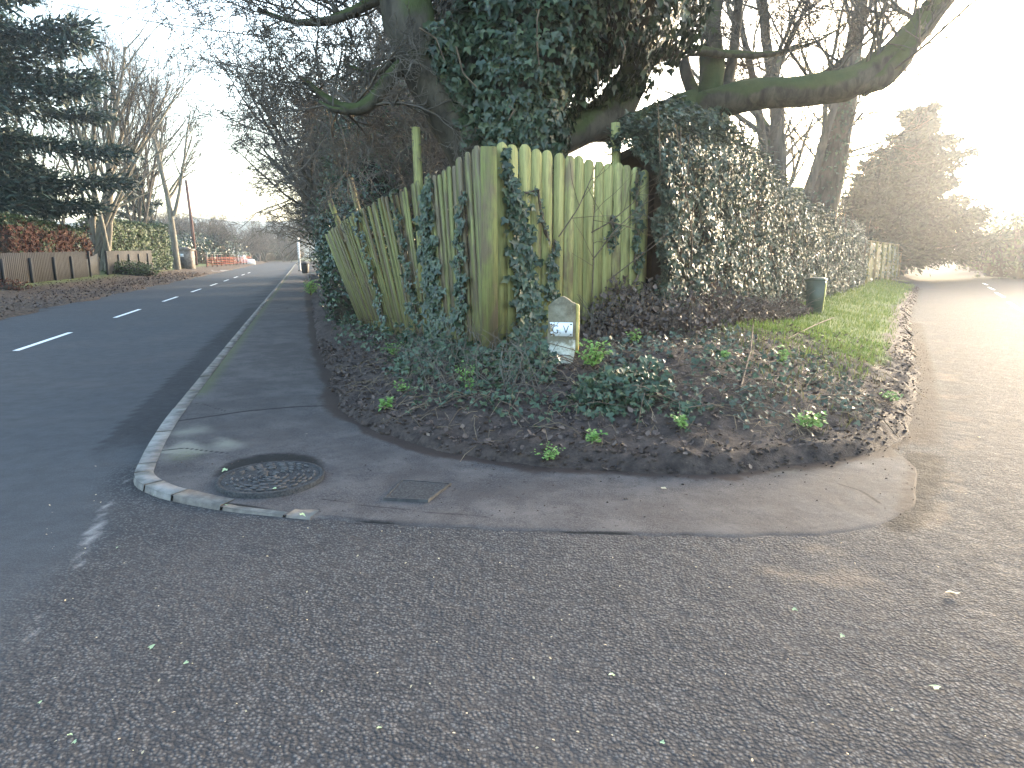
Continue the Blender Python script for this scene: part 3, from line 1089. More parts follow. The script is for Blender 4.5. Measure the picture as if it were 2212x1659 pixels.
tcur = .11
while tcur < Ll:
    base, lean, tz = left_state(tcur)
    me = lboards[ra.randrange(4)]
    h = me.vertices and max(v.co.z for v in me.vertices)
    want = tz - base[2] + ra.uniform(-.03, .03)
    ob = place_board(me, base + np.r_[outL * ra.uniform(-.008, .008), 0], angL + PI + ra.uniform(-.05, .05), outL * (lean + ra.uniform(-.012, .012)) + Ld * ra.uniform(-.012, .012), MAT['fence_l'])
    ob.scale = (1, 1, want / h)
    FENCE_L.append(tcur)
    tcur += .134 + ra.uniform(-.004, .006)
Rv = FR_END - FC; Rl = np.linalg.norm(Rv); Rd = Rv / Rl
angR = math.atan2(Rd[1], Rd[0])
outR = np.array((Rd[1], -Rd[0]))
rboards = [board_mesh('board_right', .138, h, .022, .5, i + 9) for i, h in enumerate((2.12, 2.08, 2.04))]
tcur = .115
while tcur < Rl + .1:
    b = FC + Rd * tcur
    z0 = bz(*b) - .12
    tz = np.interp(tcur, [0, .4, 2.2], [2.655, 2.64, 2.55]) + ra.uniform(-.018, .018)
    me = rboards[ra.randrange(3)]
    h = max(v.co.z for v in me.vertices)
    ob = place_board(me, np.array((b[0], b[1], z0)) + np.r_[outR * ra.uniform(-.006, .006), 0], angR + ra.uniform(-.03, .03), Rd * ra.uniform(-.012, .008), MAT['fence'])
    ob.scale = (1, 1, (tz - z0) / h)
    tcur += .1515 + ra.uniform(-.004, .006)
pang = math.radians(8)
m = MB().box((0, 0, 0), (.16, .12, 2.68 - cz), 0, .97)
po = put('post', m.mesh('post'), MAT['post'], fence, (FC[0] - FO[0] - .03, FC[1] - FO[1] - .06, .0))
po.rotation_euler = (0, 0, pang)
for (run, d, out, L, zz) in (('L', Ld, outL, Ll, (.55, 1.75)), ('R', Rd, outR, Rl, (.75, 2.15))):
    for z in zz:
        m = MB()
        n = 8
        for i in range(n):
            t0, t1 = L * i / n, L * (i + 1) / n
            def pt3(t):
                if run == 'L':
                    b_, le, tz = left_state(t)
                    return np.r_[b_[:2] + outL * le * (z - .0) - outL * .05, b_[2] + z * .98]
                b_ = FC + d * t
                return np.r_[b_ - out * .05, z]
            a, b = pt3(t0), pt3(t1)
            m.tube(np.array([a, b]) - FO, [.045, .045], 4)
        put('rail', m.mesh('rail'), MAT['post'], fence)
for (u0, v0, y, wd) in ((905, 275, 9.0, .10), (1330, 265, 8.6, .10)):
    top = P(u0 - 7 if u0 < 1000 else u0, v0, y)
    base = P(u0 + 10 if u0 < 1000 else u0 + 4, 620, y)
    m = MB()
    m.tube(np.array([base, top]) - FO, [wd * .62, wd * .55], 4)
    put('stake', m.mesh('stake'), MAT['fence'], fence, label='taller square stake rising behind the boards')
for (ub, vb, ut, vt, y) in ((760, 560, 712, 432, 13.0), (800, 560, 757, 385, 12.3)):
    m = MB(); m.tube(np.array([P(ub, vb, y), P(ut, vt, y)]) - FO, [.055, .05], 4)
    put('stake', m.mesh('stake'), MAT['post'], fence, label='leaning stake behind the far end of the boards')

# fence surface lookup: pixel -> point on the fence face
LT, LH = np.meshgrid(np.linspace(0.1, Ll, 160), np.linspace(0, 1, 90), indexing='ij')
ls = [left_state(t) for t in LT[:, 0]]
SURF_L = np.zeros(LT.shape + (3,))
for i, (b_, le, tz) in enumerate(ls):
    hh = LH[i] * (tz - b_[2])
    SURF_L[i, :, :2] = b_[:2] + outL * (le * hh[:, None] + .03)
    SURF_L[i, :, 2] = b_[2] + hh
RT, RH = np.meshgrid(np.linspace(0, Rl + .3, 90), np.linspace(.2, 2.6, 90), indexing='ij')
SURF_R = np.zeros(RT.shape + (3,))
SURF_R[..., :2] = FC + Rd * RT[..., None] + outR * .03
SURF_R[..., 2] = RH
UL = np.stack(proj(SURF_L), -1); UR = np.stack(proj(SURF_R), -1)


def on_fence(u, v):
    S, U = (SURF_L, UL) if u < 1058 else (SURF_R, UR)
    k = np.argmin(((U - (u, v)) ** 2).sum(-1))
    return S.reshape(-1, 3)[k]


# ------------------------------------------------------------------ milestone
mx, my = P(1214, 785, 6.45)[:2]
mz = P(1214, 785, 6.45)[2] - .10
t = thing('milestone', 'old pointed stone milestone with a rusty white plate in front of the fence', 'milestone', (mx, my, mz), rz=math.radians(-9))
Wm = .128
out = [(-Wm * .62, 0), (Wm * .62, 0), (Wm * .80, .10), (Wm * 1.0, .24), (Wm * 1.02, .58), (Wm * .98, .665), (Wm * .5, .705), (0, .742), (-Wm * .55, .705), (-Wm * 1.0, .66), (-Wm * 1.03, .45), (-Wm * 1.06, .26), (-Wm * .86, .10)]
# finer outline with chips
oo_ = []
rs = random.Random(8)
for i in range(len(out)):
    a, b = np.array(out[i]), np.array(out[(i + 1) % len(out)])
    for q in (0, .33, .66):
        oo_.append(a + (b - a) * q + np.array((rs.uniform(-.003, .003), rs.uniform(-.003, .003))))
put('stone', MB().prism(oo_, .13).mesh('stone'), MAT['stone'], t)
put('yellow_strip', MB().prism([(-.018, .20), (.018, .23), (.018, .655), (0.006, .668), (-.014, .675)], .06, np.array([[1, 0, 0, Wm * 1.03 + .008], [0, 1, 0, -.012], [0, 0, 1, 0], [0, 0, 0, 1.]])).mesh('yellow_strip'), MAT['yellow'], t, label='yellow strip down the right edge of the stone')  # narrow yellow-toned strip along the right edge
pl = put('plate', MB().box((0, 0, -.065), (.216, .008, .130)).mesh('plate'), MAT['plate'], t, (-.006, -.0695, .435), label='rusty white enamel plate with worn letters')
for txt, xo, sz in (("G", -.055, .115), (".", -.004, .09), ("V", .045, .115)):
    cu = bpy.data.curves.new('letter', 'FONT')
    cu.body = txt; cu.size = sz; cu.align_x = 'CENTER'; cu.extrude = .001; cu.resolution_u = 3; cu.offset = -.0015
    tmp = bpy.data.objects.new('tmp', cu)
    COL.objects.link(tmp)
    dg = bpy.context.evaluated_depsgraph_get()
    me = bpy.data.meshes.new_from_object(tmp.evaluated_get(dg))
    bpy.data.objects.remove(tmp)
    me.name = 'letter'
    me.materials.clear(); me.materials.append(MAT['letter'])
    o = put('letter', me, None, pl, (xo, -.0055, -.040))
    o.rotation_euler = (PI / 2, 0, 0)
    o.scale = (.85, 1, 1)
for bx0, bz0 in ((-.092, -.048), (.092, -.048), (.092, .048), (-.092, .048)):
    o = put('bolt', MB().lathe([(.0, .004), (.006, .003), (.008, 0)], 8).mesh('bolt'), MAT['iron'], pl, (bx0, -.0045, bz0))
    o.rotation_euler = (PI / 2, 0, 0)

# ------------------------------------------------------------------ green bin
bp = G(1757, 692, .22)
t = thing('litter_bin', 'small green tapered plastic bin against the ivy hedge', 'bin', (bp[0], bp[1], bz(bp[0], bp[1]) - .02), rz=math.radians(-28))
put('body', MB().box((0, 0, 0), (.29, .30, .70), 0, 1.2).mesh('body'), MAT['green_plastic'], t)
m = MB().box((0, 0, .70), (.38, .39, .03), 0, .97); m.box((0, 0, .73), (.33, .34, .02), 0, .8)
put('lid', m.mesh('lid'), MAT['green_plastic'], t)
put('lit_side', MB().box((.156, 0, .08), (.012, .24, .58), 0, 1.05, (.028, 0)).mesh('lit_side'), MAT['green_post'], t, label='pale yellow-green side of the bin, sunlight put into its colour')  # sunlight on the right side, put into the colour of a thin panel

# ------------------------------------------------------------------ trees
def grow(R, p, d, L, r, lev, cfg, out):
    n = cfg['n'][lev]
    st = L / n
    wg = cfg['wig'][lev]; tr = cfg['trop'][lev]
    pts = [p]; ds = []
    dx, dy, dz = d; x, y, z = p
    for i in range(n):
        dx += R.gauss(0, wg); dy += R.gauss(0, wg); dz += R.gauss(0, wg) + tr
        q = 1.0 / math.sqrt(dx * dx + dy * dy + dz * dz)
        dx *= q; dy *= q; dz *= q
        x += dx * st; y += dy * st; z += dz * st
        pts.append((x, y, z)); ds.append((dx, dy, dz))
    tip = cfg['tip'][lev]
    rad = [max(cfg['rmin'], r * (1 - (1 - tip) * i / n)) for i in range(n + 1)]
    out.append((lev, pts, rad))
    if lev + 1 >= len(cfg['n']): return
    k = cfg['kids'][lev]
    k = int(k * R.uniform(.75, 1.25) * (L / cfg['ref'][lev]) ** .8 + .5) if cfg.get('ref') else int(k * R.uniform(.75, 1.25) + .5)
    t0 = cfg['t0'][lev]
    for j in range(k):
        tt_ = t0 + (1 - t0) * (j + R.random()) / max(k, 1)
        f = tt_ * n; i = min(int(f), n - 1); f -= i
        a, b = pts[i], pts[i + 1]
        q = (a[0] + (b[0] - a[0]) * f, a[1] + (b[1] - a[1]) * f, a[2] + (b[2] - a[2]) * f)
        tx, ty, tz = ds[i]
        rx_, ry_, rz_ = R.gauss(0, 1), R.gauss(0, 1), R.gauss(0, 1)
        c = rx_ * tx + ry_ * ty + rz_ * tz
        rx_ -= c * tx; ry_ -= c * ty; rz_ -= c * tz
        q_ = 1 / math.sqrt(rx_ * rx_ + ry_ * ry_ + rz_ * rz_ + 1e-9)
        an = math.radians(cfg['ang'][lev]) * R.uniform(.6, 1.35)
        ca, sa = math.cos(an), math.sin(an) * q_
        nd = (tx * ca + rx_ * sa, ty * ca + ry_ * sa, tz * ca + rz_ * sa)
        rr = rad[i] * cfg['rr'][lev]
        grow(R, q, nd, L * cfg['lr'][lev] * R.uniform(.6, 1.25) * (1.15 - .5 * tt_), rr, lev + 1, cfg, out)


def tree_parts(out, cut=1, kbig=8, ksmall=3):
    """split into trunk (levels <= cut) and crown twigs"""
    big = [(np.array(p), np.array(r)) for l, p, r in out if l <= cut]
    mid = [(np.array(p), np.array(r)) for l, p, r in out if l == cut + 1]
    sm = [(np.array(p), np.array(r)) for l, p, r in out if l > cut + 1]
    tv, tf = tubes(big, kbig)
    V, F, off = [], [], 0
    for ch, k in ((mid, 4), (sm, ksmall)):
        if ch:
            v, f = tubes(ch, k)
            V.append(v); F.append(f[0] + off); off += len(v)
    return (tv, tf), (np.vstack(V), np.vstack(F))


def make_tree(name, label, cat, loc, seed, stems, cfg, mtrunk, mcrown, group=None, cut=1, rz=0, prune=1.7):
    R = random.Random(seed)
    out = []
    for (p, d, L, r) in stems:
        grow(R, p, d, L, r, 0, cfg, out)
    out = [e for e in out if not (e[0] > 0 and min(q[2] for q in e[1]) < prune and max(math.hypot(q[0], q[1]) for q in e[1]) > 1.5)]
    t = thing(name, label, cat, loc, group, rz)
    (tv, tf), (cv, cf) = tree_parts(out, cut)
    put('trunk', mk('trunk', tv, tf, True), mtrunk, t)
    put('crown', mk('crown', cv, cf, False), mcrown, t)
    return t


CFG_ASH = dict(n=[9, 7, 5, 4, 3], wig=[.045, .06, .08, .10, .12], trop=[.02, .07, .06, .05, .03], tip=[.3, .25, .3, .4, .6], rmin=.007,
               kids=[8, 6, 5, 4], t0=[.3, .25, .2, .15], ang=[30, 34, 38, 40], rr=[.55, .55, .6, .7], lr=[.5, .5, .5, .5])
CFG_THORN = dict(n=[7, 6, 5, 4, 3], wig=[.12, .18, .22, .26, .3], trop=[.03, .02, .0, -.01, -.02], tip=[.35, .3, .35, .5, .6], rmin=.006,
                 kids=[8, 8, 7, 5], t0=[.15, .15, .12, .1], ang=[42, 48, 52, 52], rr=[.55, .55, .6, .75], lr=[.55, .5, .5, .52])
CFG_OAK = dict(n=[7, 7, 6, 5, 4], wig=[.12, .17, .2, .22, .25], trop=[.02, .02, .02, .02, .0], tip=[.35, .3, .35, .4, .6], rmin=.006,
               kids=[7, 7, 7, 5], t0=[.35, .25, .2, .15], ang=[48, 48, 48, 46], rr=[.6, .55, .55, .7], lr=[.62, .55, .52, .5])

CFG_THIN = dict(CFG_OAK, kids=[6, 5, 4, 3], wig=[.05, .08, .10, .12, .14], trop=[.02, .06, .05, .04, .02], ang=[40, 42, 42, 42])
# the thicket of bare trees behind the long end of the fence
def stems_multi(R, n, L, r, spread):
    return [((R.uniform(-.35, .35), R.uniform(-.35, .35), -.1), (R.gauss(0, spread), R.gauss(0, spread), 1.0), L * R.uniform(.8, 1.1), r * R.uniform(.7, 1.1)) for _ in range(n)]


thorn = []
gl = 'bare trees of the thicket beside the pavement'
spec = [  # s, o, stems, L, seed, label
    (17.5, 3.0, 5, 6.2, 21, 'tangled bare thorn tree just past the leaning end of the fence'),
    (22.5, 2.4, 5, 7.2, 22, 'wide bare thorn tree arching its twigs over the pavement'),
    (29.0, 2.6, 4, 8.2, 23, 'tall bare thorn tree rising above the dark holly shrubs')]
for (s, o, n, L, sd, lb) in spec:
    c = MR(s, o)
    thorn.append(make_tree('bare_thorn_tree', lb, 'tree', (c[0], c[1], .2), sd, stems_multi(random.Random(sd), n, L, .13, .28), CFG_THORN, MAT['bark'], MAT['twig_brown'], gl))
for (s, o, k, sc_, rz, lb) in ((25.5, 3.4, 0, 1.45, 3.1, 'bare thorn tree crowded between the arching and the tall thorn trees'), (32.5, 2.8, 1, 1.3, .9, 'bare thorn tree pressed against the tall thorn tree'), (37, 2.4, 0, 1.35, 2.0, 'bare thorn tree behind the arching one, halfway down the pavement'), (45, 3.0, 1, 1.25, 4.0, 'bare thorn tree beside the white marker post'),
                               (56, 3.2, 2, 1.1, .4, 'last bare thorn tree along the pavement side')):
    c = MR(s, o)
    dup(thorn[k], (c[0], c[1], .15), rz, sc_, lb, gl)
# upright ash poles rising out of the thicket
ashA = make_tree('ash_tree', 'tall slender bare ash rising out of the thorn thicket', 'tree', (*MR(19, 4.4), .2), 31, stems_multi(random.Random(5), 3, 11, .17, .10), CFG_ASH, MAT['bark'], MAT['bark_far'], 'bare ash trees')
dup(ashA, (*MR(25.5, 5.5), .2), 2.1, 1.05, 'bare ash standing behind the ash of the thorn thicket', 'bare ash trees')
dup(ashA, (-1.0, 19.5, .5), 4.0, 1.0, 'bare ash seen through the gap left of the ivy-clad oak', 'bare ash trees')

# left side: many-stemmed tree behind the plank fence
c = P(212, 552, 47)
mult = make_tree('multi_stem_tree', 'pale many-stemmed bare tree fanning up behind the dark gate', 'tree', (c[0], c[1], .35), 41,
                 [((R_.uniform(-.9, .9), R_.uniform(-.4, .4), -.1), (R_.gauss(.02, .22), R_.gauss(.05, .1), 1.0), R_.uniform(12, 16), R_.uniform(.13, .25)) for R_ in [random.Random(77)] for _ in range(9)],
                 CFG_ASH, MAT['bark_pale'], MAT['bark_far'])
c = P(382, 560, 60)
birch = make_tree('birch_tree', 'slim pale-barked birch beside the brown utility pole', 'tree', (c[0], c[1], .3), 43,
                  [((0, 0, -.1), (-.12, 0, 1.0), 14.5, .30), ((.1, 0, 4.5), (.25, .1, 1.0), 9, .17), ((-.3, 0, 6), (-.2, .1, 1.0), 8, .15)], CFG_ASH, MAT['bark_pale'], MAT['bark_far'])
dup(ashA, tuple(P(300, 560, 66) * (1, 1, 0) + (0, 0, .3)), 1.0, (1.25, 1.25, 1.3), 'tall bare ash between the fan-shaped tree and the birch', 'bare ash trees')
dup(ashA, tuple(P(120, 560, 52) * (1, 1, 0) + (0, 0, .3)), 3.3, (1.2, 1.2, 1.25), 'tall bare ash behind the red-brown hedge', 'bare ash trees')
dup(ashA, tuple(P(345, 560, 84) * (1, 1, 0) + (0, 0, .3)), 5.2, (1.5, 1.5, 1.4), 'bare ash standing beyond the birch', 'bare ash trees')

# far trees at the bend of the main road
far = make_tree('spreading_tree', 'spreading bare tree at the far bend behind the orange barrier', 'tree', (*P(470, 556, 96)[:2], .3), 51,
                [((0, 0, -.1), (0, 0, 1.), 4.2, .32)] + stems_multi(random.Random(9), 3, 6.0, .2, .4), CFG_OAK, MAT['bark_far'], MAT['twig_brown'], 'far trees round the bend')
for (u, y, rz, sc_, lb) in ((430, 104, 1.1, 1.35, 'bare tree directly behind the utility pole'), (515, 118, 2.4, 1.05, 'bare tree behind the parked car'), (560, 150, 3.6, 1.1, 'bare tree closing the view at the bend'),
                            (590, 175, 5.0, 1.3, 'pale bare tree farthest along the main road'), (620, 165, .5, 1.8, 'bare tree over the far end of the pavement'), (400, 122, 4.2, 1.6, 'bare tree behind the stone gate pier'),
                            (330, 98, 2.8, 1.3, 'spreading bare tree behind the clipped green hedge'), (540, 132, 0.9, .8, 'smaller bare tree at the inside of the bend')):
    q = P(u, 556, y)
    dup(far, (q[0], q[1], .3), rz, sc_, lb, 'far trees round the bend')

for (u, y, rz, sc_, lb) in ((455, 112, 1.4, .85, 'dense bare thorn behind the rail fence'), (500, 128, 2.9, .9, 'dense bare thorn at the far side of the lawn'), (575, 140, 4.4, .95, 'broad bare thorn at the far bend'),
                            (610, 150, .2, 1.0, 'dense bare thorn closing the main road'), (380, 108, 5.6, 1.0, 'bare thorn behind the dark boarded gate')):
    q = P(u, 556, y)
    dup(thorn[1], (q[0], q[1], .2), rz, sc_, lb, 'far thorns round the bend')

# ---- the ivy-clad oak behind the fence corner
oc = np.array((P(1110, 400, 9.6)[0], 9.6, .55))
oak = thing('ivy_clad_oak', 'huge old oak smothered in dark ivy, with mossy limbs, behind the fence corner', 'tree', oc)


def pxc(l):
    """[(u, v, depth, radius in px at that depth)]"""
    a = np.array([P(u, v, y) for u, v, y, r in l])
    return a, np.array([r * y / 1469.0 for u, v, y, r in l])


def smoothc(l, n):
    a, r = pxc(l)
    k = len(a)
    s = np.r_[0, np.cumsum(np.linalg.norm(np.diff(a, axis=0), axis=1))]
    q = np.linspace(0, s[-1], n)
    # catmull-ish smoothing by double interpolation
    X = np.column_stack([np.interp(q, s, a[:, i]) for i in range(3)])
    rr = np.interp(q, s, r)
    for _ in range(2):
        X[1:-1] = (X[:-2] + 2 * X[1:-1] + X[2:]) / 4
    return X, rr


limb_defs = dict(
    bole=[(1108, 560, 9.6, 95), (1105, 400, 9.6, 92), (1108, 300, 9.6, 105), (1118, 190, 9.6, 110), (1140, 60, 9.8, 120), (1165, -90, 10, 120), (1180, -260, 10.2, 105)],
    left=[(1050, 400, 9.4, 60), (1010, 300, 9.2, 52), (960, 210, 9.1, 48), (905, 120, 9.0, 48), (872, 20, 9.0, 50), (862, -90, 9.0, 46), (850, -240, 9.1, 38)],
    right=[(1150, 340, 9.8, 46), (1230, 285, 10.0, 36), (1300, 262, 10.3, 40), (1352, 215, 10.6, 36), (1372, 140, 10.8, 34), (1395, 60, 11, 34), (1420, -60, 11.2, 30)],
    cross=[(1200, 300, 10.0, 36), (1300, 272, 10.5, 27), (1400, 264, 11.0, 26), (1500, 232, 11.4, 34)],
    arm=[(1395, 120, 11.0, 22), (1440, 118, 11.0, 16), (1480, 104, 11.1, 12), (1560, 118, 11.3, 9), (1660, 122, 11.7, 6), (1760, 95, 12.2, 3), (1830, 50, 12.5, 1)],
    armL=[(870, 140, 9.0, 16), (835, 175, 8.9, 15), (812, 215, 8.9, 14), (785, 240, 8.9, 13), (752, 240, 9.0, 11), (720, 222, 9.1, 9), (690, 200, 9.2, 7), (650, 170, 9.3, 5)],
    armL2=[(752, 240, 9.0, 8), (718, 236, 9.0, 6), (690, 222, 9.1, 4)],
    armT=[(870, -20, 9.0, 14), (810, -5, 9.0, 11), (770, 25, 9.0, 10), (720, 45, 9.1, 9), (660, 52, 9.2, 7), (610, 46, 9.3, 5), (560, 20, 9.5, 4)],
    armS=[(850, 130, 9.0, 8), (825, 155, 9.2, 7), (790, 160, 9.4, 5), (750, 140, 9.6, 4)],
)
big = [smoothc(limb_defs[k], 16) for k in ('bole', 'left', 'right', 'cross')]
bv, bf_ = tubes(big, 14)
bv += np.column_stack([fnoise(bv[:, 0], bv[:, 1], bv[:, 2], 3.0, i) for i in (1, 2, 3)]) * .04
wpart('trunk', bv, bf_, MAT['bark_oak'], oak, True)
arms = [smoothc(limb_defs[k], 14) for k in ('arm', 'armL', 'armL2', 'armT', 'armS')]
for a in arms:
    v_, f_ = tubes([a], 9)
    v_ += np.column_stack([fnoise(v_[:, 0], v_[:, 1], v_[:, 2], 6.0, i) for i in (1, 2, 3)]) * .015
    wpart('branch', v_, f_, MAT['bark_oak'], oak, True)
# twigs off the arms and upper limbs
R = random.Random(61)
CFG_TW = dict(n=[5, 4, 4, 3], wig=[.2, .24, .26, .3], trop=[.03, .03, .02, .0], tip=[.3, .35, .5, .6], rmin=.004, kids=[6, 6, 5], t0=[.2, .15, .1], ang=[45, 48, 50], rr=[.6, .6, .7], lr=[.6, .55, .55])
tw = []
for (X, rr), n in zip(arms, (16, 18, 6, 22, 8)):
    for _ in range(n):
        i = R.randrange(4, len(X) - 1)
        grow(R, tuple(X[i]), (R.gauss(-.2, .6), R.gauss(.2, .5), R.gauss(.4, .5)), R.uniform(.7, 1.8), max(.008, rr[i] * .35), 0, CFG_TW, tw)
tv, tf = tubes([(np.array(p), np.array(r)) for l, p, r in tw], 3)
wpart('twigs', tv, tf, MAT['twig_brown'], oak, kind='stuff')

# ivy on the oak
RN = np.random.default_rng(7)


def sample_limb(X, rr, n, lump=.22, seed=0):
    s = np.r_[0, np.cumsum(np.linalg.norm(np.diff(X, axis=0), axis=1))]
    q = RN.random(n) * s[-1]
    c = np.column_stack([np.interp(q, s, X[:, i]) for i in range(3)])
    r = np.interp(q, s, rr)
    i = np.clip(np.searchsorted(s, q) - 1, 0, len(X) - 2)
    t_ = nrm(X[i + 1] - X[i])
    ref = nrm(np.array((.3, .9, .1)))
    a = nrm(np.cross(t_, np.broadcast_to(ref, t_.shape))); b = np.cross(t_, a)
    th = RN.random(n) * 2 * PI
    nn = a * np.cos(th)[:, None] + b * np.sin(th)[:, None]
    p = c + nn * r[:, None]
    k = 1 + lump * fnoise(p[:, 0], p[:, 1], p[:, 2], 1.7, seed) + .5 * lump * fnoise(p[:, 0], p[:, 1], p[:, 2], 4.3, seed + 1)
    p = c + nn * (r * k)[:, None] + nn * (RN.random(n)[:, None] ** 2 * .10)
    return p, nn, c, r


ivy_limbs = [
    ([(1108, 380, 9.5, 105), (1105, 300, 9.5, 108), (1106, 220, 9.5, 118), (1112, 150, 9.6, 152), (1135, 70, 9.8, 225), (1175, -30, 10.0, 300), (1190, -200, 10.2, 290)], 21000, .20),
    ([(1290, 105, 10.2, 34), (1350, 70, 10.4, 46), (1410, 25, 10.6, 60), (1470, -40, 10.8, 66)], 2600, .25),
    ([(1010, 300, 9.1, 40), (985, 235, 9.0, 30), (960, 160, 8.9, 26), (950, 60, 8.9, 34)], 1500, .3),
]
ip, inn = [], []
for k, (l, n, lu) in enumerate(ivy_limbs):
    X, rr = smoothc(l, 18)
    p, nn, c_, r_ = sample_limb(X, rr, n, lu, k)
    vis = (nn * nrm(np.array((0, 0, 1.5)) - p)).sum(1) > -.45
    ip.append(p[vis]); inn.append(nn[vis])
ip = np.vstack(ip); inn = np.vstack(inn)
# keep the mossy left limb partly bare and leave ragged holes at the rim
u_, v_ = proj(ip)
left_cut = np.interp(v_, [-300, 0, 80, 160, 230, 300, 400], [850, 905, 925, 930, 965, 990, 1000])
kp = (u_ > left_cut + 22 * fnoise(ip[:, 0], ip[:, 1], ip[:, 2], 2.2, 5)) & ~((v_ > 322) & (u_ < 1000))
ip, inn = ip[kp], inn[kp]
# dark inner mass of the ivy (stems and dead leaves)
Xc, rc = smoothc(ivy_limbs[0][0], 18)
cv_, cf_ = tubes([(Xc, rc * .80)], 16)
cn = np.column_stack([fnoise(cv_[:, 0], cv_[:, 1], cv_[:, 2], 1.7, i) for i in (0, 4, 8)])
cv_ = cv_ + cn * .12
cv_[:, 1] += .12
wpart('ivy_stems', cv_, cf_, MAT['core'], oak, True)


def ivy_frame(nn, droop=.9, jit=.35):
    n = len(nn)
    nor = nrm(nn + RN.normal(0, jit, (n, 3)) + np.array((0, 0, .15)))
    tip = np.array((0, 0, -1.0)) * droop + RN.normal(0, .42, (n, 3))
    return nor, tip


def split_ivy(p, nn, size, mat, parent, nbig, shape='ivy', droop=.9, jit=.35, mesh_cache={}):
    """the most visible leaves as single parts, the rest as one joined part"""
    n = len(p)
    nor, tip = ivy_frame(nn, droop, jit)
    dist = np.linalg.norm(p - np.array((0, 0, CAM_H)), axis=1)
    face = (nor * nrm(np.array((0, 0, CAM_H)) - p)).sum(1)
    u, v = proj(p)
    infr = (u > 0) & (u < 2212) & (v > 0)
    score = size / dist * face * infr * (.6 + .4 * RN.random(n))
    order = np.argsort(-score)
    bigi, rest = order[:nbig], order[nbig:]
    if len(rest):
        V, F, r = leaves(p[rest], nor[rest], tip[rest], size[rest], shape, RN)
        wpart('ivy_leaves', V, F, mat, parent, kind='stuff', attrs=dict(rnd=r))
    import mathutils
    key = (mat.name, shape)
    if key not in mesh_cache:
        ms = []
        for j in range(6):
            me = mk('leaf', LEAF[shape][0] * (1, 1, 1 + .3 * j), LEAF[shape][1], False, dict(rnd=np.full(len(LEAF[shape][0]), .25 + .13 * j)))
            me.materials.append(mat)
            ms.append(me)
        mesh_cache[key] = ms
    for j, i in enumerate(bigi):
        o = bpy.data.objects.new('ivy_leaf', mesh_cache[key][j % 6])
        COL.objects.link(o)
        o.parent = parent
        Z = nor[i]; Y = nrm(tip[i] - Z * (tip[i] @ Z)); X = np.cross(Y, Z)
        L = p[i] - np.array(parent.location)
        s = size[i]
        o.matrix_local = mathutils.Matrix(((X[0] * s, Y[0] * s, Z[0] * s, L[0]), (X[1] * s, Y[1] * s, Z[1] * s, L[1]), (X[2] * s, Y[2] * s, Z[2] * s, L[2]), (0, 0, 0, 1)))


split_ivy(ip, inn, (.055 + .09 * RN.random(len(ip)) ** 1.2), MAT['ivy'], oak, 240)
# bare hanging ivy stems
sv = []
for (u0, v0, u1, v1) in ((1160, 90, 1165, 140), (1165, 20, 1160, 80), (905, 60, 960, 130), (1290, 150, 1285, 200), (1340, 80, 1345, 130), (1100, 230, 1098, 260), (985, 100, 1030, 190)):
    a, b = P(u0, v0, 8.3), P(u1, v1, 8.35)
    mid_ = (a + b) / 2 + RN.normal(0, .05, 3)
    sv.append((np.array([a, mid_, b]), np.array([.012, .010, .008])))
v_, f_ = tubes(sv, 4)
wpart('hanging_stems', v_, f_, MAT['stem'], oak, kind='stuff')

# ---- the second trunk with the great horizontal limb
tc = P(1515, 420, 11.6)
lime = thing('leaning_limb_tree', 'ivy-wrapped stub trunk throwing one great horizontal limb out over the hedge', 'tree', (tc[0], 11.6, .6))
ld = dict(bole=[(1520, 620, 11.6, 55), (1515, 420, 11.6, 50), (1512, 320, 11.5, 46), (1515, 250, 11.4, 44), (1545, 215, 11.3, 36)],
          limb=[(1500, 240, 11.4, 34), (1560, 214, 11.2, 32), (1640, 203, 11.0, 31), (1730, 196, 10.9, 31), (1810, 190, 10.8, 33), (1870, 172, 10.8, 30), (1930, 118, 10.9, 27), (1985, 62, 11.0, 25), (2060, -30, 11.2, 22), (2110, -120, 11.4, 16)],
          fork=[(1860, 185, 10.8, 22), (1910, 170, 10.7, 20), (1945, 132, 10.7, 17), (1985, 68, 10.8, 14)],
          up=[(1530, 225, 11.4, 26), (1540, 150, 11.6, 24), (1535, 60, 11.8, 22), (1540, -60, 12, 20), (1550, -200, 12.2, 14)],
          up2=[(1520, 235, 11.5, 16), (1480, 170, 11.8, 13), (1470, 90, 12.1, 11), (1500, 0, 12.4, 9), (1510, -120, 12.7, 6)],
          up3=[(1560, 215, 11.5, 12), (1580, 150, 11.7, 11), (1590, 60, 12, 10), (1600, -40, 12.3, 8)],
          bow=[(1545, 210, 11.5, 10), (1590, 180, 11.6, 9), (1650, 172, 11.6, 8), (1720, 180, 11.5, 7), (1790, 160, 11.4, 6), (1840, 110, 11.4, 5)])
big = [smoothc(ld[k], 18) for k in ('bole', 'limb', 'fork', 'up')]
v_, f_ = tubes(big, 12)
v_ += np.column_stack([fnoise(v_[:, 0], v_[:, 1], v_[:, 2], 4.0, i) for i in (1, 2, 3)]) * .03
wpart('trunk', v_, f_, MAT['bark_oak'], lime, True)
sm = [smoothc(ld[k], 14) for k in ('up2', 'up3', 'bow')]
v_, f_ = tubes(sm, 7)
wpart('branch', v_, f_, MAT['bark'], lime, True)
R = random.Random(66)
tw = []
CFG_T2 = dict(n=[6, 5, 4, 3], wig=[.06, .09, .11, .13], trop=[.05, .04, .03, .02], tip=[.3, .35, .5, .6], rmin=.005, kids=[5, 4, 2], t0=[.15, .15, .1], ang=[42, 45, 48], rr=[.55, .6, .7], lr=[.55, .55, .55])
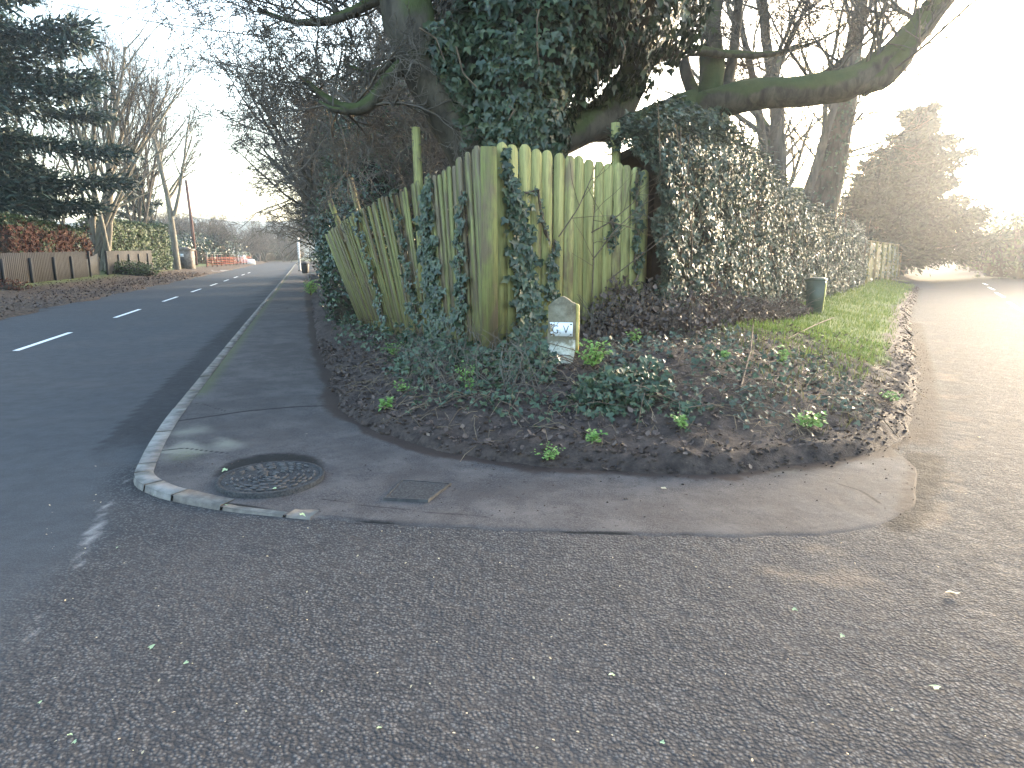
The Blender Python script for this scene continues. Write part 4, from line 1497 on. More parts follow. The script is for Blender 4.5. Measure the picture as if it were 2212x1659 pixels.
for (X, rr), n, lo in zip(big[1:] + sm, (20, 7, 8, 7, 6, 6), (5, 2, 4, 4, 4, 3)):
    for _ in range(n):
        i = R.randrange(lo, len(X))
        grow(R, tuple(X[i]), (R.gauss(.15, .5), R.gauss(.1, .5), R.gauss(.8, .4)), R.uniform(1.0, 2.8), min(.035, rr[i] * .22), 0, CFG_T2, tw)
v_, f_ = tubes([(np.array(p), np.array(r)) for l, p, r in tw], 3)
wpart('crown', v_, f_, MAT['bark_far'], lime)
X, rr = smoothc([(1525, 460, 11.3, 78), (1515, 380, 11.2, 74), (1512, 310, 11.2, 62), (1500, 250, 11.2, 50)], 10)
p, nn, _, _ = sample_limb(X, rr, 3200, .25, 3)
p2_, nn2, _, _ = sample_limb(*smoothc([(1400, 300, 11.0, 44), (1440, 285, 11.1, 46), (1490, 262, 11.2, 42)], 8), 1100, .3, 9)
p = np.vstack([p, p2_]); nn = np.vstack([nn, nn2])
vis = (nn * nrm(np.array((0, 0, 1.5)) - p)).sum(1) > -.5
split_ivy(p[vis], nn[vis], RN.uniform(.08, .13, vis.sum()), MAT['ivy'], lime, 60)

# ---- bare trees behind the right-hand hedge
gb = 'bare trees behind the ivy hedge'
oakB = make_tree('bare_oak', 'bare oak with a straight stem behind the middle of the ivy hedge', 'tree', (*P(1690, 520, 19)[:2], .6), 71,
                 [((0, 0, -.1), (.0, 0, 1), 8.5, .30), ((.3, .2, 1.2), (.3, .1, 1.), 7, .16), ((-.2, 0, 1.5), (-.25, .1, 1.), 7.5, .15)], CFG_THIN, MAT['bark'], MAT['bark_far'], gb)
dup(oakB, (*P(1640, 540, 34)[:2], .5), 5.3, .9, 'smaller bare oak standing far behind the hedge', gb)
# leaning ivied stem
ts = P(1770, 520, 21)
t = thing('leaning_ivied_tree', 'tall leaning trunk with ragged ivy behind the hedge near the bin', 'tree', (ts[0], ts[1], .5))
X, rr = smoothc([(1755, 600, 21, 33), (1770, 470, 21, 30), (1795, 380, 21, 28), (1812, 290, 21, 24), (1826, 220, 21, 21), (1842, 120, 21.2, 16), (1862, 0, 21.4, 12), (1880, -160, 21.6, 8)], 18)
v_, f_ = tubes([(X, rr)], 10)
v_ += np.column_stack([fnoise(v_[:, 0], v_[:, 1], v_[:, 2], 4.0, i) for i in (1, 2, 3)]) * .03
wpart('trunk', v_, f_, MAT['bark'], t, True)
R = random.Random(67); tw = []
for _ in range(34):
    i = R.randrange(5, 18)
    grow(R, tuple(X[i]), (R.gauss(.1, .7), R.gauss(0, .5), R.gauss(.35, .45)), R.uniform(1.2, 3.2), min(.05, rr[i] * .3), 0, CFG_T2, tw)
v_, f_ = tubes([(np.array(p), np.array(r)) for l, p, r in tw], 3)
wpart('crown', v_, f_, MAT['bark_far'], t)
p, nn, _, _ = sample_limb(X[:12], rr[:12] * 1.05, 1500, .2, 2)
vis = nn[:, 1] < .5
split_ivy(p[vis], nn[vis], RN.uniform(.07, .11, vis.sum()), MAT['ivy'], t, 0)
# sawn stub beside it
q = P(1712, 470, 19)
t = thing('sawn_stump', 'short sawn-off trunk standing beside the leaning ivied trunk', 'stump', (q[0], q[1], .5))
m = MB(); m.tube(np.array([(0, 0, 0), (.0, 0, 1.2), (.03, 0, P(1715, 405, 19)[2] - .5)]), [.24, .2, .19], 10)
put('bole', m.mesh('bole', True), MAT['bark'], t)

# ------------------------------------------------------------------ ivy hedge on the right
H0, H1 = np.array((1.75, 8.75)), np.array((13.0, 26.2))
Hd = (H1 - H0) / np.linalg.norm(H1 - H0); HL = np.linalg.norm(H1 - H0)
Hn = np.array((Hd[1], -Hd[0]))       # towards the road
hz = bz(*(H0 + Hd * 3))
hedge = thing('ivy_hedge', 'long hedge of glossy ivy running from the corner fence along the side road', 'hedge', (H0[0] + Hd[0] * 8, H0[1] + Hd[1] * 8, .2))
htop = lambda l: np.interp(l, [-.6, 0, .8, 2, 3.2, 4.5, 6, 9, 14, 21], [2.75, 3.1, 3.15, 3.3, 3.4, 3.3, 3.05, 2.65, 2.5, 2.4])
hthk = .45


def hedge_pts(n, lmax=HL, near=True):
    # more leaves close by
    l = -.5 + (lmax + .5) * RN.random(n) ** 1.6
    ground = bank_z(H0[0] + Hd[0] * l, H0[1] + Hd[1] * l)[0]
    hh = RN.random(n)
    topm = RN.random(n) < .18
    z = ground + hh * (htop(l) - ground)
    off = .32 * (1 - hh ** 2 * .35) + .10 * fnoise(l, hh * 2.5, 0, 2.1, 6) + .06 * fnoise(l, hh * 3, 0, 5.3, 7)
    # the top edge rounds over
    rnd_ = np.clip((z - (htop(l) - .35)) / .35, 0, 1)
    off = off - rnd_ ** 2 * .35
    off = np.where(topm, RN.uniform(-hthk, .25, n), off)
    z = np.where(topm, htop(l) + .12 * fnoise(l, off * 2, 0, 2.7, 4) + RN.normal(0, .06, n), z)
    xy = H0 + Hd * l[:, None] + Hn * off[:, None]
    nn = np.column_stack([np.broadcast_to(Hn, (n, 2)) * (1 - .6 * rnd_)[:, None], .1 + .8 * rnd_])
    nn[topm] = np.array((0, 0, 1.0)) + np.r_[Hn * .3, 0]
    p = np.column_stack([xy, z]) + nn * (RN.random(n)[:, None] ** 2 * .16)
    return p, nn, l


p, nn, l = hedge_pts(52000)
hk = (fnoise(l * .9, p[:, 2] * 1.6, 0, 1.9, 21) > -.42) | (RN.random(len(p)) < .35)
p, nn, l = p[hk], nn[hk], l[hk]
split_ivy(p, nn, np.interp(l, [0, 6, 20], [.062, .062, .085]) * RN.uniform(.6, 1.35, len(p)), MAT['ivy_hedge'], hedge, 240, 'ivy', .75, .5)
hs = []
for i in range(170):
    l_ = RN.random() ** 1.5 * HL
    b0_ = np.r_[H0 + Hd * l_ + Hn * RN.uniform(.2, .38), bz(*(H0 + Hd * l_)) - .05]
    h_ = RN.uniform(.6, 2.6)
    dr = Hd * RN.normal(0, .25) + Hn * RN.normal(0, .05)
    hs.append((np.array([b0_, b0_ + np.r_[dr * .5, h_ * .5] + RN.normal(0, .05, 3), b0_ + np.r_[dr, h_]]), np.array([.012, .009, .005])))
V, F = tubes(hs, 4)
wpart('climbing_stems', V, F, MAT['stem'], hedge, kind='stuff')
# inner mass of stems, a dark closed core added to block light
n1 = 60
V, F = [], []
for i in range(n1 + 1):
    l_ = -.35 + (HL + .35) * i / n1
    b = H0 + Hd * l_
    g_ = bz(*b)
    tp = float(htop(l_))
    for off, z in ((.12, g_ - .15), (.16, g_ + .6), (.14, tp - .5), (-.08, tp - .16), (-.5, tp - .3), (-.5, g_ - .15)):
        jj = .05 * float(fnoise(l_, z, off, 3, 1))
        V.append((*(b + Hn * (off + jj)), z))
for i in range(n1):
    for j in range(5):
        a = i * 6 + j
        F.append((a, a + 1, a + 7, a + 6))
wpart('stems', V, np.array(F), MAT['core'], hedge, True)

# ------------------------------------------------------------------ climbing ivy on the fence
def climbing(label, chain, n, size, mat='ivy', nbig=40, lift=.035):
    pts = np.array([on_fence(u, v) for u, v, w_ in chain])
    wd = np.array([w_ for _, _, w_ in chain], float)
    uv = np.array([(u, v) for u, v, _ in chain], float)
    base = pts[np.argmin(pts[:, 2])].copy()
    t_ = thing('climbing_ivy', label, 'ivy', tuple(base), 'ivy strands climbing the corner fence')
    s = np.r_[0, np.cumsum(np.hypot(*np.diff(uv, axis=0).T))]
    # area-weighted along the strand
    q = RN.random(n * 3) * s[-1]
    wq = np.interp(q, s, wd)
    q = q[RN.random(len(q)) < wq / wd.max()][:n]
    u = np.interp(q, s, uv[:, 0]) + RN.normal(0, .42, len(q)) * np.interp(q, s, wd) * .75 + 6 * np.sin(q * .11)
    v = np.interp(q, s, uv[:, 1]) + RN.normal(0, 5, len(q))
    side = uv[:, 0].mean() < 1058
    u = np.minimum(u, 1040) if side else np.maximum(u, 1072)
    pos = np.array([on_fence(a, b) for a, b in zip(u, v)])
    outv = np.r_[outL if side else outR, 0]
    nn = nrm(np.broadcast_to(outv, pos.shape) + np.array((0, -.5, .15)))
    pos = pos + nn * (lift * RN.random(len(pos))[:, None] * 1.6 + .01)
    split_ivy(pos, nn, .8 * size * RN.uniform(.45, 1.3, len(pos)), MAT[mat], t_, nbig, 'ivy', .8, .33)
    sc = []
    for k in range(3):
        a = np.array([on_fence(u_ + RN.normal(0, w_ * .2), v_) for u_, v_, w_ in chain]) + outv * .02
        sc.append((resample(a, 12) + RN.normal(0, .008, (12, 3)), np.linspace(.006, .013, 12)))
    v_, f_ = tubes(sc, 4)
    wpart('stem', v_, f_, MAT['stem'], t_)


climbing('dense column of dark ivy hanging down the leaning run of boards', [(928, 390, 9), (924, 470, 20), (930, 560, 28), (937, 640, 30), (950, 735, 36)], 1000, .10, nbig=90)
climbing('thin ivy strand on the boards just left of the corner post', [(1002, 415, 5), (994, 530, 11), (1000, 640, 19), (988, 710, 28)], 380, .085, nbig=40)
climbing('broad ragged ivy mass climbing right beside the corner post', [(1085, 325, 8), (1105, 410, 24), (1122, 500, 40), (1132, 590, 44), (1145, 670, 42), (1128, 750, 46)], 900, .10, nbig=110)
climbing('ivy tuft with a brown bud above the milestone', [(1196, 520, 6), (1190, 580, 15), (1186, 650, 18)], 200, .075, nbig=20)
climbing('small ivy spray in the middle of the right-hand boards', [(1318, 470, 9), (1326, 505, 14), (1312, 535, 10)], 70, .075, nbig=20)
climbing('thin green ivy trail on the far end of the leaning boards', [(770, 452, 5), (790, 540, 8), (815, 620, 10), (830, 700, 14)], 200, .085, 'holly', nbig=30)
climbing('ivy trail in the middle of the leaning boards', [(846, 398, 5), (868, 500, 7), (884, 590, 9), (900, 690, 16)], 240, .085, nbig=30)
climbing('fine ivy runner looping over the tops of the right-hand boards', [(1130, 420, 3), (1160, 408, 3), (1168, 470, 3), (1180, 520, 4)], 50, .05, nbig=10)
climbing('ivy growing on the rim of boards beside the hedge', [(1375, 370, 8), (1372, 470, 10), (1376, 580, 14)], 120, .085, nbig=20)

# bramble and briar stems leaning on the right-hand boards
for k, (lb, ch) in enumerate((
        ('dark bramble stem slanting across the right-hand boards', [(1192, 512, .12), (1225, 450, .16), (1258, 390, .14), (1285, 335, .05)]),
        ('bramble cane rising from the brown bracken against the boards', [(1266, 640, .1), (1268, 560, .12), (1262, 490, .12), (1275, 430, .1)]),
        ('bramble cane arching from the boards towards the ivy hedge', [(1268, 560, .1), (1300, 500, .2), (1345, 450, .28), (1385, 430, .2)]),
        ('bramble cane drooping low in front of the boards', [(1262, 505, .1), (1290, 480, .2), (1340, 440, .22), (1372, 395, .1)]),
        ('second low bramble cane in front of the boards', [(1290, 600, .2), (1330, 560, .3), (1370, 525, .35), (1400, 500, .3)]))):
    a = np.array([on_fence(u, v) + np.r_[outR * d, 0] for u, v, d in ch])
    a = resample(a, 14)
    t = thing('bramble_cane', lb, 'bramble', tuple(a[0]))
    V, F = tubes([(a, np.linspace(.008, .004, 14))], 5)
    wpart('cane', V, F, MAT['stem'], t)
    R = random.Random(k); tw = []
    for j in range(5):
        i = R.randrange(3, 12)
        grow(R, tuple(a[i]), (R.gauss(.4, .5), R.gauss(-.2, .2), R.gauss(.4, .4)), R.uniform(.3, .7), .004, 0, dict(n=[4], wig=[.12], trop=[0], tip=[.4], rmin=.002), tw)
    V, F = tubes([(np.array(p), np.array(r)) for l, p, r in tw], 3)
    wpart('side_shoots', V, F, MAT['stem'], t)
# dead flower heads / bud
q = on_fence(1190, 518) + np.r_[outR * .06, 0]

# ------------------------------------------------------------------ planting on the bank
def ground_pt(u, v):
    z = .3
    for _ in range(12):
        g = G(u, v, z)
        z = .5 * z + .5 * bz(g[0], g[1])
    return np.array((g[0], g[1], bz(g[0], g[1])))


def ivy_patch(label, blobs, n, size, mat='ivy_ground', nbig=60, hgt=.22):
    pts, hs = [], []
    for (u, v, ru, rv, w_) in blobs:
        k = int(n * w_)
        a = RN.random(k) * 2 * PI; r = np.sqrt(RN.random(k)) * (1 + .2 * RN.normal(size=k))
        for uu, vv, rr_ in zip(u + ru * r * np.cos(a), v + rv * r * np.sin(a), r):
            pts.append((uu, vv)); hs.append(max(0, 1 - rr_ * .8))
    cen = ground_pt(blobs[0][0], blobs[0][1])
    t_ = thing('ivy_patch', label, 'ivy', tuple(cen), 'ivy patches on the bank')
    # convert pixel samples to ground with a local height solve
    uu = np.array(pts); z = np.full(len(uu), .3)
    D_ = np.array([ray(a, b) for a, b in uu])
    for _ in range(10):
        tt_ = (z - CAM_H) / D_[:, 2]
        X_ = D_[:, :2] * tt_[:, None]
        z = .5 * z + .5 * bank_z(X_[:, 0], X_[:, 1])[0]
    pos = np.column_stack([X_, z + .02 + hgt * np.array(hs) * RN.random(len(uu)) ** .8])
    nn = nrm(np.column_stack([RN.normal(0, .35, len(uu)), RN.normal(-.55, .35, len(uu)), np.full(len(uu), .65)]))
    split_ivy(pos, nn, .82 * size * RN.uniform(.6, 1.3, len(pos)), MAT[mat], t_, nbig, 'ivy', .5, .45)
    sc = []
    for k in range(26):
        i = RN.integers(len(pos)); a = pos[i]
        b = a + np.array((RN.normal(0, .25), RN.normal(-.05, .2), 0)); b[2] = bz(b[0], b[1]) + .02
        m_ = (a + b) / 2 + (0, 0, .05)
        sc.append((np.array([a, m_, b]), np.array([.004, .005, .004])))
    V, F = tubes(sc, 3)
    wpart('runner', V, F, MAT['stem'], t_, kind='stuff')


ivy_patch('ivy sprawling over the bank in front of the corner post', [(960, 770, 110, 45, .5), (1040, 800, 70, 40, .3), (890, 800, 60, 30, .2), (1100, 790, 50, 40, .2)], 760, .075, nbig=90)
ivy_patch('dark ivy drift on the bank right of the milestone', [(1340, 850, 90, 50, .6), (1400, 830, 60, 50, .25), (1270, 870, 45, 35, .15)], 620, .075, nbig=90)
ivy_patch('ivy tangled between the corner post and the milestone', [(1130, 760, 55, 60, .6), (1170, 800, 40, 35, .3)], 380, .075, nbig=60, hgt=.35)
ivy_patch('thin ivy scatter among the dead leaves further right on the bank', [(1560, 790, 90, 40, .4), (1700, 800, 80, 50, .4), (1480, 900, 60, 25, .2)], 330, .065, nbig=40, hgt=.1)
ivy_patch('ivy at the foot of the leaning boards', [(840, 735, 70, 30, .5), (760, 720, 40, 30, .3), (900, 740, 40, 25, .2)], 420, .08, nbig=40, hgt=.4)
ivy_patch('low ivy creeping down the middle of the bank below the corner post', [(1040, 860, 110, 40, .5), (1150, 880, 80, 40, .3), (930, 860, 70, 30, .2)], 260, .055, nbig=40, hgt=.09)
ivy_patch('ivy trails in the dead leaves between the ivy drift and the side road', [(1560, 860, 110, 50, .5), (1660, 880, 80, 45, .3), (1780, 800, 60, 40, .2)], 230, .055, 'ivy_hedge', nbig=40, hgt=.08)
ivy_patch('ivy creeping under the bracken heap beside the milestone', [(1420, 730, 110, 40, .5), (1330, 760, 60, 40, .3), (1560, 740, 80, 30, .3)], 480, .06, 'ivy_hedge', nbig=40, hgt=.14)
ivy_patch('sparse ivy on the mown edge of the side road verge', [(1800, 840, 70, 50, .5), (1850, 880, 50, 30, .3)], 200, .06, 'ivy_hedge', nbig=30, hgt=.05)


def weed(label, u, v, n, h, spread, mat='fresh', size=.07):
    n = int(n * 1.7)
    size *= .62
    c = ground_pt(u, v)
    t_ = thing('weed', label, 'plant', tuple(c))
    ch, pos, nor, tip = [], [], [], []
    for k in range(n):
        a = RN.random() * 2 * PI
        top = c + np.array((math.cos(a) * spread * RN.random(), math.sin(a) * spread * RN.random(), h * RN.uniform(.5, 1.1)))
        mid_ = (c + top) / 2 + np.array((0, 0, h * .15))
        ch.append((np.array([c, mid_, top]), np.array([.003, .0025, .0015])))
        for j in range(9):
            f = RN.uniform(.35, 1.05)
            b = c + (top - c) * f
            dd = nrm(np.array((RN.normal(), RN.normal() - .2, RN.normal(0, .3))))
            pos.append(b + dd * .015); nor.append(nrm(np.array((RN.normal(0, .35), -.35 + RN.normal(0, .3), 1.0)))); tip.append(dd)
    V, F = tubes(ch, 3)
    wpart('stalk', V, F, MAT['grass'] if False else MAT['stem'], t_)
    V, F, r = leaves(np.array(pos), np.array(nor), np.array(tip), size * RN.uniform(.6, 1.2, len(pos)), 'oval', RN)
    V2 = V
    wpart('foliage', V2, F, MAT[mat], t_, attrs=dict(rnd=r))


weed('bright green cow parsley clump beside the milestone', 1282, 800, 16, .26, .17, size=.075)
weed('fresh green sprig in the brown bracken above the ivy drift', 1370, 745, 7, .18, .1, size=.06)
weed('bright green nettle standing in the mud near the side road', 1745, 935, 8, .15, .13, size=.08)
weed('small green rosette on the mud below the ivy drift', 1282, 958, 5, .10, .08, size=.065)
weed('green seedling clump at the very foot of the bank', 1185, 978, 8, .10, .12, size=.045)
weed('lime green leaf cluster low on the dark mud near the pavement', 832, 888, 5, .11, .07, size=.075)
weed('green weed at the near end of the leaning boards', 850, 770, 8, .17, .14, size=.055)
weed('yellow-green weed below the corner post', 1005, 830, 6, .22, .10, size=.055)
weed('green sprig between milestone ivy and mud', 1472, 925, 6, .10, .09, size=.055)
weed('small bright leaf tuft in the litter right of the ivy drift', 1565, 780, 4, .10, .05, size=.07)
weed('green tuft on the lip of the verge beside the side road', 1925, 868, 6, .09, .12, size=.06)
weed('pale green dock growing in the side road verge', 1690, 790, 7, .18, .12, size=.08)
weed('green weed hugging the pavement edge of the mud', 870, 850, 5, .12, .10, size=.05)
weed('tall leggy weed in front of the ivy column', 1015, 850, 4, .22, .06, size=.05)

# fallen leaves and crumbs of soil
n = 34000
X0 = np.column_stack([RN.uniform(-4.2, 6.5, n), RN.uniform(4.6, 11, n)])
zb, db = bank_z(X0[:, 0], X0[:, 1])
tq_ = X0 @ B_DIR; sq_ = X0 @ A_DIR
dens = sstep(-.06, .15, db) * np.where(tq_ - sq_ > 2.5, .55, 1) * (db < 4)
kp = RN.random(n) < dens
pos = np.column_stack([X0, zb + .012])[kp]
k = len(pos)
V, F, r = leaves(pos, nrm(np.column_stack([RN.normal(0, .5, k), RN.normal(0, .5, k), np.ones(k)])), RN.normal(0, 1, (k, 3)), .010 + .055 * RN.random(k) ** 2.2, 'curl', RN)
put('leaf_litter', mk('leaf_litter', V, F, False, dict(rnd=r ** 1.15)), MAT['litter'], kind='stuff', label='carpet of dark brown fallen leaves covering the bank', cat='leaves')

# dead stalks and fine twigs lying over the bank
chs = []
for i in range(900):
    a = np.array((RN.uniform(-2.6, 4.4), RN.uniform(4.8, 8.6), 0.))
    a[2], d0 = [float(q_[0]) for q_ in bank_z(a[:1], a[1:2])]
    if d0 < .1: continue
    an = RN.random() * 2 * PI; L_ = RN.uniform(.05, .32)
    b = a + np.array((math.cos(an) * L_, math.sin(an) * L_, 0)); b[2] = bz(b[0], b[1]) + RN.uniform(.0, .08)
    a[2] += .012
    m_ = (a + b) / 2 + (RN.normal(0, .02), RN.normal(0, .02), RN.uniform(.01, .06))
    chs.append((np.array([a, m_, b]), np.array([.0022, .0025, .0015])))
V, F = tubes(chs, 3)
put('dead_stalks', mk('dead_stalks', V, F), simple('dead_stalk', (.10, .075, .05), (.24, .19, .13), 5, .9, .1), kind='stuff', label='dead stalks and fine twigs strewn over the bank', cat='twigs')

# bracken / dead stems heap in front of the right-hand boards and hedge foot
n = 3800
l = RN.uniform(-.9, 6.5, n); off = RN.uniform(.25, .95, n)
b = H0 + Hd * l[:, None] + Hn * off[:, None]
zb, db = bank_z(b[:, 0], b[:, 1])
hh = RN.random(n) * np.interp(off, [.2, .9], [.9, .25]) * np.interp(l, [-1, 1, 5], [.8, 1, .5])
pos = np.column_stack([b, zb + hh])
n3 = 2600
t3 = RN.uniform(1.05, 2.4, n3); o3 = RN.uniform(.06, .7, n3)
b3 = FC + Rd * t3[:, None] + outR * o3[:, None]
z3 = bank_z(b3[:, 0], b3[:, 1])[0] + RN.random(n3) * np.interp(o3, [0, .7], [.72, .16]) * sstep(.9, 1.7, t3)
pos = np.vstack([pos, np.column_stack([b3, z3])]); n += n3
V, F, r = leaves(pos, nrm(RN.normal(0, 1, (n, 3)) + (0, -.4, .3)), RN.normal(0, 1, (n, 3)), RN.uniform(.03, .09, n), 'curl', RN)
chs = []
for i in range(150):
    a = np.r_[FC + Rd * RN.uniform(1.1, 2.3) + outR * RN.uniform(.08, .5), 0]; a[2] = bz(a[0], a[1])
    d_ = np.array((RN.normal(0, .2), RN.normal(0, .15), RN.uniform(.2, .6)))
    chs.append((np.array([a, a + d_ * .6 + RN.normal(0, .03, 3), a + d_ + (RN.normal(0, .1), RN.normal(0, .1), -.06)]), np.array([.004, .003, .002])))
for i in range(420):
    l_ = RN.uniform(-1, 6); o_ = RN.uniform(.25, .9)
    a = np.r_[H0 + Hd * l_ + Hn * o_, 0]; a[2] = bz(a[0], a[1])
    d_ = np.array((RN.normal(0, .25), RN.normal(0, .25), RN.uniform(.15, .65)))
    chs.append((np.array([a, a + d_ * .6 + RN.normal(0, .03, 3), a + d_ + (RN.normal(0, .1), RN.normal(0, .1), -.1)]), np.array([.004, .003, .002])))
V2, F2 = tubes(chs, 3)
t = thing('dead_bracken', 'heap of brown dead bracken and stalks at the foot of the ivy hedge', 'bracken', (2.6, 8.9, .55))
wpart('fronds', V, F, MAT['litter'], t, attrs=dict(rnd=r), kind='stuff')
wpart('stalks', V2, F2, MAT['twig_brown'], t, kind='stuff')
chs = []
for i in range(260):
    a = ground_pt(RN.uniform(880, 1180), RN.uniform(740, 850))
    d_ = np.array((RN.normal(0, .16), RN.normal(-.02, .1), RN.uniform(.12, .5)))
    chs.append((np.array([a, a + d_ * .6 + RN.normal(0, .02, 3), a + d_ + (RN.normal(0, .08), RN.normal(0, .05), -.08)]), np.array([.0035, .003, .0018])))
V2, F2 = tubes(chs, 3)
t = thing('dead_undergrowth', 'tangle of thin dead stems rising through the ivy at the corner post', 'undergrowth', tuple(ground_pt(1030, 790)))
wpart('stems', V2, F2, MAT['twig_brown'], t, kind='stuff')


def lumps(n, pos, size):
    t_ = (1 + 5 ** .5) / 2
    ico = nrm(np.array([(-1, t_, 0), (1, t_, 0), (-1, -t_, 0), (1, -t_, 0), (0, -1, t_), (0, 1, t_), (0, -1, -t_), (0, 1, -t_), (t_, 0, -1), (t_, 0, 1), (-t_, 0, -1), (-t_, 0, 1)], float))
    f = np.array([(0, 11, 5), (0, 5, 1), (0, 1, 7), (0, 7, 10), (0, 10, 11), (1, 5, 9), (5, 11, 4), (11, 10, 2), (10, 7, 6), (7, 1, 8), (3, 9, 4), (3, 4, 2), (3, 2, 6), (3, 6, 8), (3, 8, 9), (4, 9, 5), (2, 4, 11), (6, 2, 10), (8, 6, 7), (9, 8, 1)])
    sc_ = size[:, None, None] * RN.uniform(.6, 1.3, (n, 1, 3)) * np.array((1, 1, .65))
    V = pos[:, None] + ico[None] * sc_ * RN.uniform(.75, 1.25, (n, 12, 1))
    F = (np.arange(n) * 12)[:, None, None] + f[None]
    return V.reshape(-1, 3), F.reshape(-1, 3)


# crumbled mud along the toe of the bank
er = resample(edge[4:22], 4000)
i = RN.integers(0, 4000, 3400)
nrmv = nrm(np.gradient(er, axis=0)); nl = np.column_stack([-nrmv[:, 1], nrmv[:, 0]])
off = RN.normal(.02, .10, len(i))
xy = er[i] + nl[i] * off[:, None]
zb, db = bank_z(xy[:, 0], xy[:, 1])
inp = np.where(db > 0, zb, .02)
sz = RN.uniform(.005, .022, len(i)) * np.where(db > 0, 1.3, .5) * np.where(xy[:, 0] > 2.6, .7, 1)
V, F = lumps(len(i), np.column_stack([xy, inp + sz * .2]), sz)
put('soil_crumbs', mk('soil_crumbs', V, F, False, dict(grass=np.zeros(len(V)))), MAT['soil'], kind='stuff', label='loose crumbs of dark mud along the toe of the bank', cat='soil')

# grass on the side-road verge
n = 34000
l = RN.random(n) ** 1.7 * 30 + 7.2; q = RN.uniform(-3.05, -.7, n)
xy = np.outer(l, B_DIR) + np.outer(q, B_N)
zb, db = bank_z(xy[:, 0], xy[:, 1])
gk = (sstep(.12, .55, db) * (.45 + .55 * sstep(-.3, .5, fnoise(xy[:, 0], xy[:, 1], 0, 1.6, 3))) * sstep(7.2, 10, l)) > RN.random(n)
xy, zb, l = xy[gk], zb[gk], l[gk]
k = len(xy)
tip = np.column_stack([RN.normal(0, .45, k), RN.normal(0, .45, k), np.ones(k)])
V, F, r = leaves(np.column_stack([xy, zb - .005]), nrm(np.column_stack([RN.normal(0, 1, (k, 2)), np.full(k, .1)])), tip, RN.uniform(.04, .11, k) * np.interp(l, [7, 30], [1, 1.5]), 'blade', RN)
V = V
put('verge_grass', mk('verge_grass', V, F, False, dict(rnd=r)), MAT['grass'], kind='stuff', label='short bright green grass on the verge below the ivy hedge', cat='grass')
# dry grass on lip
n = 2500
xy = np.column_stack([RN.uniform(1.5, 5.2, n), RN.uniform(5.2, 9.5, n)])
zb, db = bank_z(xy[:, 0], xy[:, 1])
gk = (db > .25) & (fnoise(xy[:, 0], xy[:, 1], 0, 2.2, 8) > .15) & (xy[:, 0] > 2.2)
xy, zb = xy[gk], zb[gk]; k = len(xy)
V, F, r = leaves(np.column_stack([xy, zb - .005]), nrm(np.column_stack([RN.normal(0, 1, (k, 2)), np.full(k, .1)])), np.column_stack([RN.normal(0, .7, (k, 2)), np.ones(k)]), RN.uniform(.05, .14, k), 'blade', RN)
put('tussock_grass', mk('tussock_grass', V, F, False, dict(rnd=r)), MAT['drygrass'], kind='stuff', label='sparse yellowing tufts of grass on the corner of the bank', cat='grass')

# single fallen leaves on tarmac
mf = mk('fallen_leaf', LEAF['ivy'][0] * (1, 1, 1.5), LEAF['ivy'][1], False, dict(rnd=np.full(9, .8)))
mf.materials.append(leafmat('pale_fallen_leaf', [(0, (.20, .30, .14)), (1, (.34, .42, .24))], .5, .4, .1))
mfo = mk('fallen_leaf_old', LEAF['curl'][0], LEAF['curl'][1], False, dict(rnd=np.full(7, .9)))
mfo.materials.append(leafmat('straw_leaf', [(0, (.35, .27, .16)), (1, (.5, .42, .28))], .6, .3, .1))
fl = [(488, 1015, .05, 0), (651, 1112, .045, 0), (593, 1058, .035, 0), (340, 1070, .035, 0), (378, 1068, .028, 0), (486, 1093, .03, 0), (332, 1400, .036, 0), (402, 1437, .026, 0), (1325, 1460, .030, 0), (1713, 1318, .03, 0), (2028, 1490, .045, 0),
      (820, 1577, .022, 0), (1440, 1058, .05, 1), (2040, 1283, .08, 1), (2110, 945, .05, 1), (660, 940, .05, 1), (1820, 1375, .025, 0), (1430, 1610, .022, 0), (150, 1590, .022, 0), (165, 1605, .02, 0), (90, 1520, .02, 0), (255, 1185, .02, 0)]
plab = {0: 'pale green ivy leaf lying on the road tarmac of the junction', 1: 'straw-coloured dead leaf lying on the tarmac'}
for (u, v, s, k) in fl:
    on_p = v < 1120 and 330 < u < 1700 and not (u < 400 and v > 1060)
    z = np.interp(u, [300, 600, 900], [.095, .06, .02]) if on_p else .004
    g = G(u, v, z)
    o = put('fallen_leaf', mf if k == 0 else mfo, None, None, (g[0], g[1], z + .008), None,
            'pale green leaf lying on the pavement corner' if (on_p and k == 0) else plab[k], 'leaf', 'leaves dropped on the pavement' if (on_p and k == 0) else ('straw coloured leaves on tarmac' if k else 'leaves dropped on the road'))
    o.rotation_euler = (random.Random(u).uniform(-.25, .25), random.Random(v).uniform(-.25, .25), random.Random(u + v).uniform(0, 6))
    o.scale = (s * .8,) * 3
# dark bits of twig and soil on the pavement
n = 170
k_ = RN.integers(14 * 20, len(tpar), n) if False else RN.integers(int(len(tpar) * .35), len(tpar), n)
w_ = RN.random(n)
cx_ = O2[k_] * (1 - w_[:, None]) + I2[k_] * w_[:, None]
cz_ = Zk[k_] * (1 - .35 * w_) + .012 * w_ + .006 * np.sin(PI * w_)
V, F = lumps(n, np.column_stack([cx_, cz_ + .002]), RN.uniform(.002, .007, n))
put('pavement_crumbs', mk('pavement_crumbs', V, F, False, dict(grass=np.zeros(len(V)))), MAT['soil'], kind='stuff', label='dark specks of soil and twig strewn over the pavement', cat='debris')
